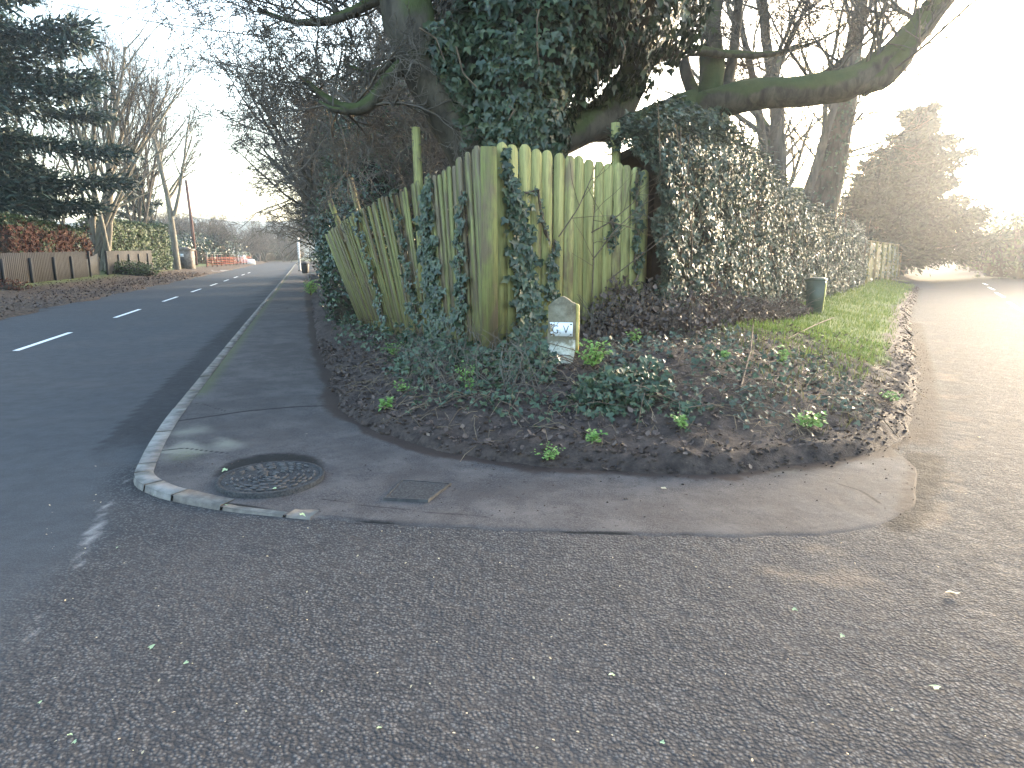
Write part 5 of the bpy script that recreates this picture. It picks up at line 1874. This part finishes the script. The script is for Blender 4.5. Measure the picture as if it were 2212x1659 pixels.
# tiny pale chips
n = 150
uu = RN.uniform(60, 2150, n); vv = RN.uniform(1000, 1650, n)
pos = np.array([G(a, b, .006) for a, b in zip(uu, vv)])
V, F, r = leaves(pos + (0, 0, .004), nrm(RN.normal(0, .3, (n, 3)) + (0, 0, 1)), RN.normal(0, 1, (n, 3)), RN.uniform(.006, .016, n), 'oval', RN)
put('bark_chips', mk('bark_chips', V, F, False, dict(rnd=np.clip(r, .5, 1))), bpy.data.materials['straw_leaf'], kind='stuff', label='tiny pale flecks scattered over the tarmac', cat='debris')

# sticks
for k, (u0, v0, u1, v1, lb) in enumerate(((1128, 800, 1106, 845, 'thin pale stick standing in the bank below the corner post'), (1625, 730, 1600, 840, 'bent brown stem in the bank in front of the hedge'),
                                          (1700, 740, 1800, 690, 'fallen branch lying in the grass beside the bin'), (895, 895, 925, 878, 'short broken stick on the dark mud'))):
    a, b = ground_pt(u0, v0), ground_pt(u1, v1)
    a[2] += .16 if k < 2 else .05; b[2] += .01
    t = thing('stick', lb, 'stick', tuple(b))
    X = resample(np.array([a, (a + b) / 2 + (0.03, 0, .03), b]), 7)
    V, F = tubes([(X, np.linspace(.006, .011, 7))], 5)
    wpart('shaft', V, F, MAT['stem'], t)
    V, F = tubes([(np.array([X[3], X[3] + (.06, .02, .05), X[3] + (.14, .03, .06)]), np.array([.005, .004, .002]))], 4)
    wpart('side_twig', V, F, MAT['stem'], t)

# ------------------------------------------------------------------ evergreen shrubs by the pavement
def shrub(name, label, cat, c, rx_, ry_, rz_, n, size, mat, shape='oval', seed=0, group=None, lump=.22, core=.8):
    rng = np.random.default_rng(seed)
    d = nrm(rng.normal(0, 1, (n, 3)))
    d = d[d[:, 2] > -.75]
    n = len(d)
    k = 1 + lump * fnoise(d[:, 0], d[:, 1], d[:, 2], 2.4, seed) + .6 * lump * fnoise(d[:, 0], d[:, 1], d[:, 2], 6.2, seed + 1)
    rad = k * (1 - .35 * rng.random(n) ** 2.2)
    pos = d * np.array((rx_, ry_, rz_)) * rad[:, None] + np.array((0, 0, rz_ * .72))
    pos[:, 2] = np.maximum(pos[:, 2], .02)
    t_ = thing(name, label, cat, c, group)
    V, F, r = leaves(pos, nrm(d + rng.normal(0, .6, (n, 3))), rng.normal(0, .7, (n, 3)) + (0, 0, -.3), size * rng.uniform(.6, 1.3, n), shape, rng)
    put('foliage', mk('foliage', V, F, False, dict(rnd=r)), mat, t_, kind='stuff')
    # woody middle
    out_ = []
    R_ = random.Random(seed)
    for _ in range(7):
        grow(R_, (R_.uniform(-.2, .2) * rx_, R_.uniform(-.2, .2) * ry_, -.05), (R_.gauss(0, .5), R_.gauss(0, .5), 1), rz_ * 1.2, .05, 0,
             dict(n=[5, 4, 3], wig=[.12, .2, .25], trop=[.0, 0, 0], tip=[.4, .4, .5], rmin=.008, kids=[6, 5], t0=[.2, .2], ang=[40, 45], rr=[.6, .6], lr=[.5, .5]), out_)
    V, F = tubes([(np.array(p), np.array(r_)) for l_, p, r_ in out_], 4)
    put('stems', mk('stems', V, F), MAT['bark'], t_)
    a = np.linspace(0, 2 * PI, 14, endpoint=False)
    prof = [(.75, .0), (.95, .35), (.85, .8), (.5, 1.2), (.02, 1.45)]
    VV_ = np.array([(core * r_ * rx_ * math.cos(q), core * r_ * ry_ * math.sin(q), z_ * rz_ * core) for r_, z_ in prof for q in a])
    VV_ *= (1 + .18 * fnoise(VV_[:, 0], VV_[:, 1], VV_[:, 2], 1.3, seed))[:, None] * np.array((1, 1, 1))
    FF = [[i_ * 14 + j_, i_ * 14 + (j_ + 1) % 14, (i_ + 1) * 14 + (j_ + 1) % 14, (i_ + 1) * 14 + j_] for i_ in range(4) for j_ in range(14)]
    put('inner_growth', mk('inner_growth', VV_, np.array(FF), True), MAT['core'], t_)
    return t_


gs = 'dark evergreen shrubs along the pavement'
for k, (s, o, rx_, ry_, rz_, n, lb) in enumerate(((15.2, 1.25, .95, 1.6, 1.5, 7000, 'dark holly shrub crowding the leaning end of the fence'),
                                                   (18.5, 1.8, 1.4, 2.1, 3.5, 12000, 'tall dark holly bush beside the pavement past the fence'),
                                                   (23.0, 2.3, 1.9, 2.7, 4.2, 12000, 'dark evergreen bush under the arching thorn tree'),
                                                   (29.0, 2.3, 2.0, 3.2, 3.4, 8000, 'dark evergreen bush under the tall thorn tree'),
                                                   (37.0, 2.2, 1.8, 4.0, 3.0, 6000, 'low dark hedge bush before the white marker post'),
                                                   (49.0, 2.6, 1.6, 6.0, 2.2, 4000, 'far dark hedge bush beyond the white marker post'))):
    c = MR(s, o)
    sh = shrub('holly_bush', lb, 'bush', (c[0], c[1], .05), rx_, ry_, rz_, n, .085 if k < 3 else .12, MAT['holly'], 'oval', 100 + k, gs)
    for ch in sh.children: ch.rotation_euler = (0, 0, .294)
for k, (u, y, r_, z_, lb) in enumerate(((405, 90, 3.4, 2.4, 'dark evergreen bush behind the stone gate pier'), (455, 96, 4.0, 2.6, 'dark evergreen bush behind the rail fence'), (350, 76, 3.2, 2.2, 'dark evergreen bush beside the birch'),
                                         (612, 165, 6.0, 4.6, 'hazy dark evergreen closing the far end of the main road'), (560, 158, 4.5, 3.4, 'hazy evergreen at the far bend'), (30, 38, 3.0, 2.2, 'dark evergreen bush filling the gap left of the red-brown hedge'))):
    q = P(u, 556, y)
    shrub('evergreen_bush', lb, 'bush', (q[0], q[1], .2), r_, r_, z_, 3000, .26, MAT['holly'], 'oval', 150 + k, 'evergreens beyond the main road')
# low weeds at the pavement edge
weed('fresh green weed at the pavement edge below the holly', 672, 640, 14, .55, .35, size=.16)

# ------------------------------------------------------------------ left-hand plank fence
FOZ = -11.5
pf_ = thing('plank_fence', 'weathered grey-brown plank fence along the far verge of the main road', 'fence', (*MR(43, FOZ), .33))
PFO = np.array(pf_.location)
bm_ = MB().box((0, 0, 0), (.195, .022, 1.0)).mesh('plank')
psm = MB().box((0, 0, 0), (.13, .10, 1.0)).mesh('fence_post')
angA = math.atan2(A_DIR[1], A_DIR[0])
rf_ = random.Random(5)
ftop = lambda s: np.interp(s, [20, 32, 43, 66], [1.62, 1.62, 1.72, 1.95])
for (s0, s1) in ((28.2, 43.4), (47.4, 65.5)):
    s = s0
    while s < s1:
        b = MR(s, FOZ)
        o = put('plank', bm_, MAT['fence_grey'], pf_, tuple(np.r_[b, .22] - PFO))
        o.rotation_euler = (0, 0, angA + rf_.uniform(-.03, .03))
        o.scale = (1, 1, float(ftop(s)) - .22 + rf_.uniform(-.015, .015))
        s += .202
for s in (29.2, 32, 35, 38, 40.6, 50.2, 53, 56, 59, 62, 65.2):
    b = MR(s, FOZ + .07)
    o = put('fence_post', psm, MAT['dark_timber'], pf_, tuple(np.r_[b, .15] - PFO))
    o.rotation_euler = (0, 0, angA)
    o.scale = (1, 1, float(ftop(s)) - .38)
for s in (43.6, 47.2):
    b = MR(s, FOZ + .1)
    o = put('gate_post', psm, MAT['green_post'], pf_, tuple(np.r_[b, .15] - PFO), label='mossy green gate post')
    o.rotation_euler = (0, 0, angA); o.scale = (1, 1, float(ftop(s)) - .12)
g0, g1 = MR(43.8, FOZ - .3), MR(47.0, FOZ - .3)
gt = thing('garden_gate', 'dark sloping-topped boarded gate between two mossy posts', 'gate', (*((g0 + g1) / 2), .3))
for i in range(16):
    f = (i + .5) / 16
    b = g0 + (g1 - g0) * f
    o = put('gate_board', bm_.copy() if i == 0 else bpy.data.meshes['gate_board'], None, gt, tuple(np.r_[b, .22] - np.array(gt.location)))
    if i == 0:
        o.data.name = 'gate_board'; o.data.materials.clear(); o.data.materials.append(MAT['dark_timber'])
    o.rotation_euler = (0, 0, angA); o.scale = (.98, 1, .95 + .50 * f)

# leaf litter on the far verge
n = 4500
s = RN.uniform(12, 60, n); o_ = RN.uniform(-11.2, -7.2, n)
o_ = np.where(RN.random(n) < .5, RN.uniform(-9.2, -7.1, n), o_)
xy = np.outer(s, A_DIR) + np.outer(o_, A_N)
z = np.interp(o_, [-11.7, -10.2, -9.4, -8.6, -7.9, -7.35, -7.1], [.36, .26, .19, .14, .10, .06, .02]) + .035
V, F, r = leaves(np.column_stack([xy, z]), nrm(RN.normal(0, .5, (n, 3)) + (0, 0, 1)), RN.normal(0, 1, (n, 3)), RN.uniform(.04, .11, n), 'curl', RN)
put('verge_leaf_litter', mk('verge_leaf_litter', V, F, False, dict(rnd=r * .7)), MAT['litter'], kind='stuff', label='brown fallen leaves strewn over the verge of the main road', cat='leaves')
c = MR(49.5, -10.6)
shrub('green_shrub', 'low bright green shrub in front of the plank fence by the gate', 'bush', (c[0], c[1], .2), 1.7, 1.1, .55, 1400, .16, MAT['hedge_green'], 'oval', 201)
c = MR(29.8, -10.8)
shrub('rusty_shrub', 'rust-brown dead shrub at the foot of the plank fence', 'bush', (c[0], c[1], .2), 1.0, .6, .30, 500, .10, MAT['hedge_brown'], 'oval', 202)


# clipped hedges behind it
def box_hedge(name, label, p0, p1, zt, thick, n, size, mats, seed, zt2=None):
    rng = np.random.default_rng(seed)
    p0 = np.asarray(p0); p1 = np.asarray(p1)
    d = (p1 - p0) / np.linalg.norm(p1 - p0); L = np.linalg.norm(p1 - p0)
    nn_ = np.array((d[1], -d[0]))
    if nn_ @ (-p0) < 0: nn_ = -nn_
    zt2 = zt2 or zt
    t_ = thing(name, label, 'hedge', (*((p0 + p1) / 2), .3))
    l_ = rng.random(n) * L
    zz = rng.random(n)
    top = rng.random(n) < .3
    ztl = zt + (zt2 - zt) * l_ / L
    end = (np.minimum(l_, L - l_) / .8).clip(0, 1)
    ztl = ztl - .5 * (1 - np.sqrt(1 - (1 - end) ** 2))
    off = .10 * fnoise(l_, zz * 3, 0, 1.5, seed) - .35 * np.clip((zz - .8) / .2, 0, 1) ** 2
    off = np.where(top, -rng.random(n) * thick, off)
    z_ = np.where(top, ztl + .06 * rng.normal(size=n), .4 + zz * (ztl - .4))
    en = rng.random(n) < .16
    l_ = np.where(en, np.where(rng.random(n) < .5, 0, L) + rng.normal(0, .08, n), l_)
    off = np.where(en, -rng.random(n) * thick, off)
    pos = np.column_stack([p0 + d * l_[:, None] + nn_ * off[:, None], z_])
    nrmv_ = np.where(top[:, None], np.array((0, 0, 1.0)), np.r_[nn_, .2])
    V_, F_, r_ = leaves(pos, nrm(nrmv_ + rng.normal(0, .5, (n, 3))), rng.normal(0, .6, (n, 3)) + (0, 0, .3), size * rng.uniform(.6, 1.3, n), 'oval', rng)
    nv = 4
    sel = fnoise(l_, zz * 2, 0, .8, seed + 3) + np.where(top, 1.2, 0) + .8 * (zz > .85) + rng.normal(0, .35, n) > (.25 if len(mats) > 1 else -9)
    for mat_, msk in ((mats[0], sel), (mats[-1], ~sel)):
        if msk.sum() == 0: continue
        vm = np.repeat(msk, nv)
        Vq = V_[vm]; k_ = msk.sum()
        Fq = (np.arange(k_) * 4)[:, None, None] + LEAF['oval'][1][None]
        wpart('foliage', Vq, Fq.reshape(-1, 3), mat_, t_, kind='stuff', attrs=dict(rnd=r_[vm]))
    a, b = p0 + nn_ * -.2 + d * .35, p1 + nn_ * -.2 - d * .35
    back = -nn_ * (thick - .3)
    Vc = [(*a, .1), (*b, .1), (*(b + back), .1), (*(a + back), .1), (*a, zt - .3), (*b, zt2 - .3), (*(b + back), zt2 - .3), (*(a + back), zt - .3)]
    wpart('inner_growth', Vc, np.array([[3, 2, 1, 0], [4, 5, 6, 7], [0, 1, 5, 4], [1, 2, 6, 5], [2, 3, 7, 6], [3, 0, 4, 7]]), MAT['core'], t_)
    return t_


box_hedge('clipped_hedge', 'red-brown and green clipped conifer hedge behind the plank fence', P(18, 520, 30)[:2], P(196, 530, 41)[:2], 3.25, 1.4, 9000, .17, (MAT['hedge_green'], MAT['hedge_brown']), 301, 2.9)
box_hedge('clipped_hedge', 'rounded dense green clipped hedge behind the plank fence', P(236, 520, 50)[:2], P(368, 530, 58)[:2], 4.1, 2.4, 8000, .2, (MAT['hedge_green'],), 302, 3.7)


# ------------------------------------------------------------------ dark conifer at the left edge
def conifer(name, label, loc, H, base_r, nb, per, mat, seed, zmin=.2, droop=-.05, size=.4, reach=None, layer=False, jit=.35):
    rng = np.random.default_rng(seed); R_ = random.Random(seed)
    t_ = thing(name, label, 'tree', loc)
    X_ = np.array([(0.06 * math.sin(z_ * .7), .05 * math.cos(z_ * .5), z_) for z_ in np.linspace(-.1, H, 10)])
    V_, F_ = tubes([(X_, np.linspace(H * .024, .03, 10))], 9)
    put('trunk', mk('trunk', V_, F_, True), MAT['bark'], t_)
    ch, pos, tip = [], [], []
    for k_ in range(nb):
        f = zmin + (1 - zmin) * (k_ + R_.random()) / nb
        z_ = H * f
        a = R_.random() * 2 * PI
        L_ = base_r * (reach(f) if reach else (1 - f) ** .75 + .06) * R_.uniform(.75, 1.2)
        d_ = np.array((math.cos(a), math.sin(a), R_.uniform(-.05, .25) + droop))
        n_ = 7
        pts = [np.array((0, 0, z_))]
        for i_ in range(n_):
            d_ = nrm(d_ + np.array((R_.gauss(0, .1), R_.gauss(0, .1), R_.gauss(0, .05) + droop * .3)))
            pts.append(pts[-1] + d_ * L_ / n_)
        pts = np.array(pts)
        ch.append((pts, np.linspace(.012 * L_ + .02, .01, n_ + 1)))
        m_ = int(per * L_ / base_r + 10)
        q_ = rng.random(m_) ** .75 * n_ * .98 + .02
        ii_ = q_.astype(int).clip(0, n_ - 1)
        b_ = pts[ii_] + (pts[ii_ + 1] - pts[ii_]) * (q_ - ii_)[:, None]
        side = nrm(pts[ii_ + 1] - pts[ii_])
        w_ = (.10 + .16 * L_) * (1.1 - .5 * q_ / n_)
        dx_ = rng.normal(0, 1, (m_, 3)) * np.array((1, 1, .46 if layer else .6)) * w_[:, None] * .55
        pos.append(b_ + dx_)
        tip.append(nrm(side * .8 + nrm(dx_) * .8 + rng.normal(0, jit, (m_, 3)) + (0, 0, -.1)))
    V_, F_ = tubes(ch, 4)
    put('boughs', mk('boughs', V_, F_), MAT['bark'], t_)
    pos = np.vstack(pos); tip = np.vstack(tip)
    V_, F_, r_ = leaves(pos, nrm(rng.normal(0, .6, pos.shape) + (0, 0, .8)), tip, size * rng.uniform(.55, 1.25, len(pos)), 'needle', rng)
    put('foliage', mk('foliage', V_, F_, False, dict(rnd=r_)), mat, t_, kind='stuff')
    return t_


q = P(20, 540, 33)
conifer('dark_conifer', 'dark layered conifer overhanging the red-brown hedge', (q[0] - .8, q[1], .4), 19, 5.9, 84, 1500, MAT['conifer'], 401, .16, -.02, .42,
        reach=lambda f: .98 if f < .35 else (.55 if f < .42 else .9 * (1 - (f - .42) * .9)), layer=True)
q = P(-90, 540, 40)
conifer('dark_conifer', 'second dark conifer behind the layered one', (q[0], q[1], .4), 20, 5.5, 60, 420, MAT['conifer'], 402, .2, -.03, .5, reach=lambda f: 1.0 - .6 * f, layer=True)
q = P(300, 545, 74)
conifer('pine_tree', 'hazy dark pine behind the rounded green hedge', (q[0], q[1], .4), 11, 3.6, 46, 300, MAT['conifer'], 403, .15, -.02, .5)
# big dark yew on the right
q = P(1950, 560, 44)
conifer('yew_tree', 'broad dark yew standing over the far board fence on the side road', (q[0], q[1], .4), 9.8, 4.4, 120, 1000, MAT['yew'], 404, .05, .05, .42, reach=lambda f: (1.05 - .85 * f ** 1.3) * (.85 + .3 * math.sin(f * 40) ** 2))
q = P(1885, 560, 42)
conifer('yew_tree', 'lower dark yew against the broad yew', (q[0], q[1], .4), 6.6, 3.0, 60, 420, MAT['yew'], 405, .05, .05, .42, reach=lambda f: 1.0 - f * .6)

# ------------------------------------------------------------------ far board fence on the side road
f0, f1 = SR(30.5, -2.95), SR(46, -2.75)
t = thing('board_fence', 'pale board fence with dark ivy streaks beyond the ivy hedge', 'fence', (*f0, .2))
fd = (f1 - f0) / np.linalg.norm(f1 - f0); fl_ = np.linalg.norm(f1 - f0)
fa = math.atan2(fd[1], fd[0])
bmf = MB().box((0, 0, 0), (.29, .025, 1.0)).mesh('far_board')
rr_ = random.Random(9)
s = 0
while s < fl_:
    b = f0 + fd * s
    o = put('board', bmf, MAT['fence_far'], t, tuple(np.r_[b, .12] - np.array(t.location)))
    o.rotation_euler = (0, 0, fa + rr_.uniform(-.04, .04)); o.scale = (1, 1, 1.92 + rr_.uniform(-.03, .03))
    s += .30
for s in np.arange(0, fl_ + .1, 2.55):
    b = f0 + fd * s + np.array((fd[1], -fd[0])) * .06
    o = put('post', psm.copy() if s == 0 else bpy.data.meshes['far_post'], None, t, tuple(np.r_[b, .1] - np.array(t.location)))
    if s == 0:
        o.data.name = 'far_post'; o.data.materials.clear(); o.data.materials.append(MAT['post'])
    o.rotation_euler = (0, 0, fa); o.scale = (1, 1, 2.0)
put('capping_rail', MB().box((0, 0, 0), (fl_, .12, .05)).mesh('capping_rail'), MAT['fence_far'], t, tuple(np.r_[(f0 + f1) / 2, 2.06] - np.array(t.location))).rotation_euler = (0, 0, fa)
n = 700
l = RN.random(n) * fl_
k = fnoise(l, 0 * l, 0, 2.5, 3) > .1
l = l[k]; n = len(l)
b = f0 + fd * l[:, None] + np.array((fd[1], -fd[0])) * .06
zz = .2 + RN.random(n) * 1.8
nnv = np.tile(np.r_[np.array((fd[1], -fd[0])), .1], (n, 1))
nor, tip = ivy_frame(nnv)
V, F, r = leaves(np.column_stack([b, zz]), nor, tip, RN.uniform(.10, .18, n), 'ivy', RN)
t2 = thing('climbing_ivy', 'dark ivy streaks on the far board fence', 'ivy', (*f0, .2))
wpart('ivy_leaves', V, F, MAT['ivy'], t2, kind='stuff', attrs=dict(rnd=r))

# shrubs and trees on the far side of the side road
gq = 'shrubs on the far side of the side road'
for k, (u, y, rx_, rz_, n, lb) in enumerate(((2215, 46, 3.2, 3.0, 4200, 'twiggy olive shrub on the far verge of the side road'), (2165, 62, 3.6, 3.0, 3600, 'hazy olive shrub further along the far verge'),
                                              (2130, 84, 4.0, 3.2, 2600, 'pale shrub near the crest of the side road'), (2330, 44, 3.0, 3.0, 3000, 'tall olive shrub at the edge of the far verge'))):
    q = P(u, 570, y)
    shrub('olive_shrub', lb, 'bush', (q[0], q[1], .1), rx_, rx_, rz_, n, .26, MAT['yew'] if k % 2 else MAT['hedge_green'], 'oval', 500 + k, gq, .3)
for (u, y, src, rz, sc_, lb) in ((2200, 60, thorn[0], 1.0, .55, 'bare thorn tree rising from the olive shrubs'),
                                 (2070, 150, far, 1.2, 1.1, 'hazy bare tree at the far end of the side road'), (2040, 170, far, 3.0, 1.2, 'faint bare tree closing the side road'),
                                 (2100, 165, far, 5.0, 1.1, 'faint bare tree right of the crest of the side road'), (2130, 120, far, 4.2, 1.0, 'bare tree behind the pale shrub at the crest')):
    q = P(u, 560, y)
    dup(src, (q[0], q[1], .1), rz, sc_, lb, 'trees along the side road')

# ------------------------------------------------------------------ distant street furniture on the main road
q = P(425, 578, 79)
t = thing('utility_pole', 'tall red-brown wooden utility pole beside the far verge', 'pole', (q[0], q[1], .1))
topz = P(418, 392, 79)[2]
m = MB(); m.tube(np.array([(0, 0, -.1), (-.15, 0, topz * .5), (-.38, 0, topz)]), [.19, .165, .14], 10)
put('shaft', m.mesh('shaft', True), MAT['pole'], t)
m = MB(); m.tube(np.array([(-.38, 0, topz - .02), (-.38, 0, topz + .05)]), [.15, .10], 10)
put('cap', m.mesh('cap'), MAT['iron'], t)
put('step_bolt', MB().box((-.2, -.2, 3.2), (.04, .2, .03)).mesh('step_bolt'), MAT['iron'], t)
w0, w1 = P(180, 8, 33), P(600, 75, 20)
w0x = w0 + (w0 - w1) * .6; w1x = w1 + (w1 - w0) * .2
X = resample(np.array([w0x, w1x]), 24)
X[:, 2] -= .25 * np.sin(np.linspace(0, PI, 24))
V, F = tubes([(X, np.full(24, .017))], 6)
put('overhead_wire', mk('overhead_wire', V, F), MAT['black'], label='black overhead cable strung across the main road', cat='cable')

t = thing('gate_pier', 'low stone gate pier with a small white notice', 'pier', (*P(402, 570, 64)[:2], .2))
m = MB().box((0, 0, 0), (1.3, .9, 1.75)); m.box((0, 0, 1.75), (1.45, 1.05, .14)); m.box((0, 0, 1.89), (1.0, .7, .18), 0, .5)
put('pier', m.mesh('pier'), MAT['brick'], t)
put('notice', MB().box((-.1, -.48, 1.15), (.34, .03, .28)).mesh('notice'), MAT['white'], t)
t = thing('field_gate', 'dark boarded gate next to the stone pier', 'gate', (*P(372, 572, 63)[:2], .2))
put('panel', MB().box((0, 0, .1), (1.6, .06, 1.3)).mesh('panel'), MAT['dark_timber'], t)
put('gate_rail', MB().box((0, -.05, 1.1), (1.6, .05, .1)).mesh('gate_rail'), MAT['dark_timber'], t)

# lawn rail fence behind
r0, r1 = P(448, 560, 84)[:2], P(540, 556, 120)[:2]
t = thing('rail_fence', 'green wire rail fence in front of the far lawn', 'fence', (*r0, .2))
rd = (r1 - r0); rl_ = np.linalg.norm(rd); rd = rd / rl_
for i in range(9):
    b = r0 + rd * rl_ * i / 8
    put('post', MB().box((0, 0, 0), (.10, .10, 1.7)).mesh('rail_post') if i == 0 else bpy.data.meshes['rail_post'], MAT['green_plastic'], t, tuple(np.r_[b, .2] - np.array(t.location)))
for z in (.5, .95, 1.4, 1.65):
    o = put('rail', MB().tube(np.array([np.r_[r0, z + .2], np.r_[r1, z + .2]]) - np.array(t.location), [.03, .03], 5).mesh('rail'), MAT['green_plastic'], t)

# orange barrier posts
b0, b1 = P(447, 572, 74)[:2], P(543, 562, 112)[:2]
barrier = thing('orange_barrier', 'orange plastic mesh barrier on posts along the far verge', 'barrier', (*b0, .1))
bd_ = b1 - b0
for i in range(13):
    b = b0 + bd_ * i / 12
    put('stake', MB().box((0, 0, 0), (.10, .10, 1.45)).mesh('barrier_stake') if i == 0 else bpy.data.meshes['barrier_stake'], MAT['pole'], barrier, tuple(np.r_[b, .1] - np.array(barrier.location)))
for z in (.35, .55, .75, .95, 1.1):
    put('mesh_strand', MB().tube(np.array([np.r_[b0, z + .1], np.r_[b0 + bd_ * .98, z + .1]]) - np.array(barrier.location), [.026, .026], 4).mesh('mesh_strand'), MAT['orange'], barrier)

# parked car
q = P(520, 556, 116)
car = thing('parked_car', 'small silver car parked beyond the orange barrier', 'car', (q[0], q[1], .05), rz=math.radians(115))
prof_b = [(-2.0, .30), (2.0, .30), (2.05, .62), (1.9, .80), (1.0, .92), (-1.9, .95), (-2.05, .7)]
prof_c = [(1.05, .90), (.45, 1.38), (-1.2, 1.42), (-1.75, .93)]
put('body', MB().prism(prof_b, 1.7).mesh('body'), MAT['carpaint'], car)
cb_ = put('cabin', MB().prism(prof_c, 1.45).mesh('cabin'), MAT['carpaint'], car)
put('side_window', MB().prism([(.85, .96), (.40, 1.30), (-1.1, 1.33), (-1.45, .97)], 1.47).mesh('side_window'), MAT['glass'], cb_)
put('windscreen', MB().add([(1.06, -.62, .93), (1.06, .62, .93), (.50, .58, 1.37), (.50, -.58, 1.37)], np.array([[0, 1, 2, 3]])).mesh('windscreen'), MAT['glass'], cb_)
for wx in (-1.3, 1.3):
    for wy in (-.8, .8):
        wme = MB().lathe([(.02, -.1), (.30, -.1), (.33, -.06), (.33, .06), (.30, .1), (.02, .1)], 16).mesh('wheel')
        o = put('wheel', wme, MAT['black'], car, (wx, wy, .32)); o.rotation_euler = (PI / 2, 0, 0)
for wy in (-.6, .6):
    put('headlight', MB().box((2.0, wy, .62), (.1, .3, .14)).mesh('headlight'), MAT['white'], car)
q = P(536, 558, 108)
t = thing('white_block', 'white concrete block at the roadside by the parked car', 'block', (q[0], q[1], .05), rz=.3)
m = MB().box((0, 0, 0), (2.0, .7, .75), 0, .92); m.box((0, 0, .75), (1.6, .4, .1), 0, .9)
put('block', m.mesh('block'), MAT['white'], t)

# white marker post by the far pavement
q = P(646, 556, 62)
t = thing('marker_post', 'white marker post at the back edge of the pavement', 'post', (q[0], q[1], .1))
ptop = P(645, 513, 62)[2]
m = MB().box((0, 0, 0), (.16, .16, ptop - .25), 0, .95); m.box((0, 0, ptop - .25), (.19, .19, .15), 0, .7)
put('shaft', m.mesh('shaft'), MAT['white'], t)
put('base', MB().box((0, 0, 0), (.3, .3, .12), 0, .8).mesh('base'), MAT['concrete'], t)
q = P(659, 572, 55)
t = thing('black_bin', 'small round black bin beside the dark hedge at the pavement edge', 'bin', (q[0], q[1], .1))
put('drum', MB().lathe([(.24, 0), (.28, .1), (.30, .75), (.26, .82), (.05, .9)], 14).mesh('drum', True), MAT['black'], t)
put('rim', MB().lathe([(.29, .70), (.33, .72), (.33, .76), (.29, .78)], 14).mesh('rim', True), MAT['iron'], t)

# ------------------------------------------------------------------ haze
m = MB().box((60, 420, -1.5), (1700, 1000, 62))
hz_o = put('haze', m.mesh('haze'), None, kind='stuff', label='thin winter haze filling the air between the roads', cat='haze')
hm = bpy.data.materials.new('haze')
hm.use_nodes = True
for nd in list(hm.node_tree.nodes):
    if nd.type != 'OUTPUT_MATERIAL': hm.node_tree.nodes.remove(nd)
pv = hm.node_tree.nodes.new("ShaderNodeVolumePrincipled")
pv.inputs["Color"].default_value = (.86, .92, 1.0, 1)
pv.inputs["Density"].default_value = .0009
pv.inputs["Anisotropy"].default_value = .76
hm.node_tree.links.new(pv.outputs[0], hm.node_tree.nodes["Material Output"].inputs["Volume"])
hz_o.data.materials.append(hm)
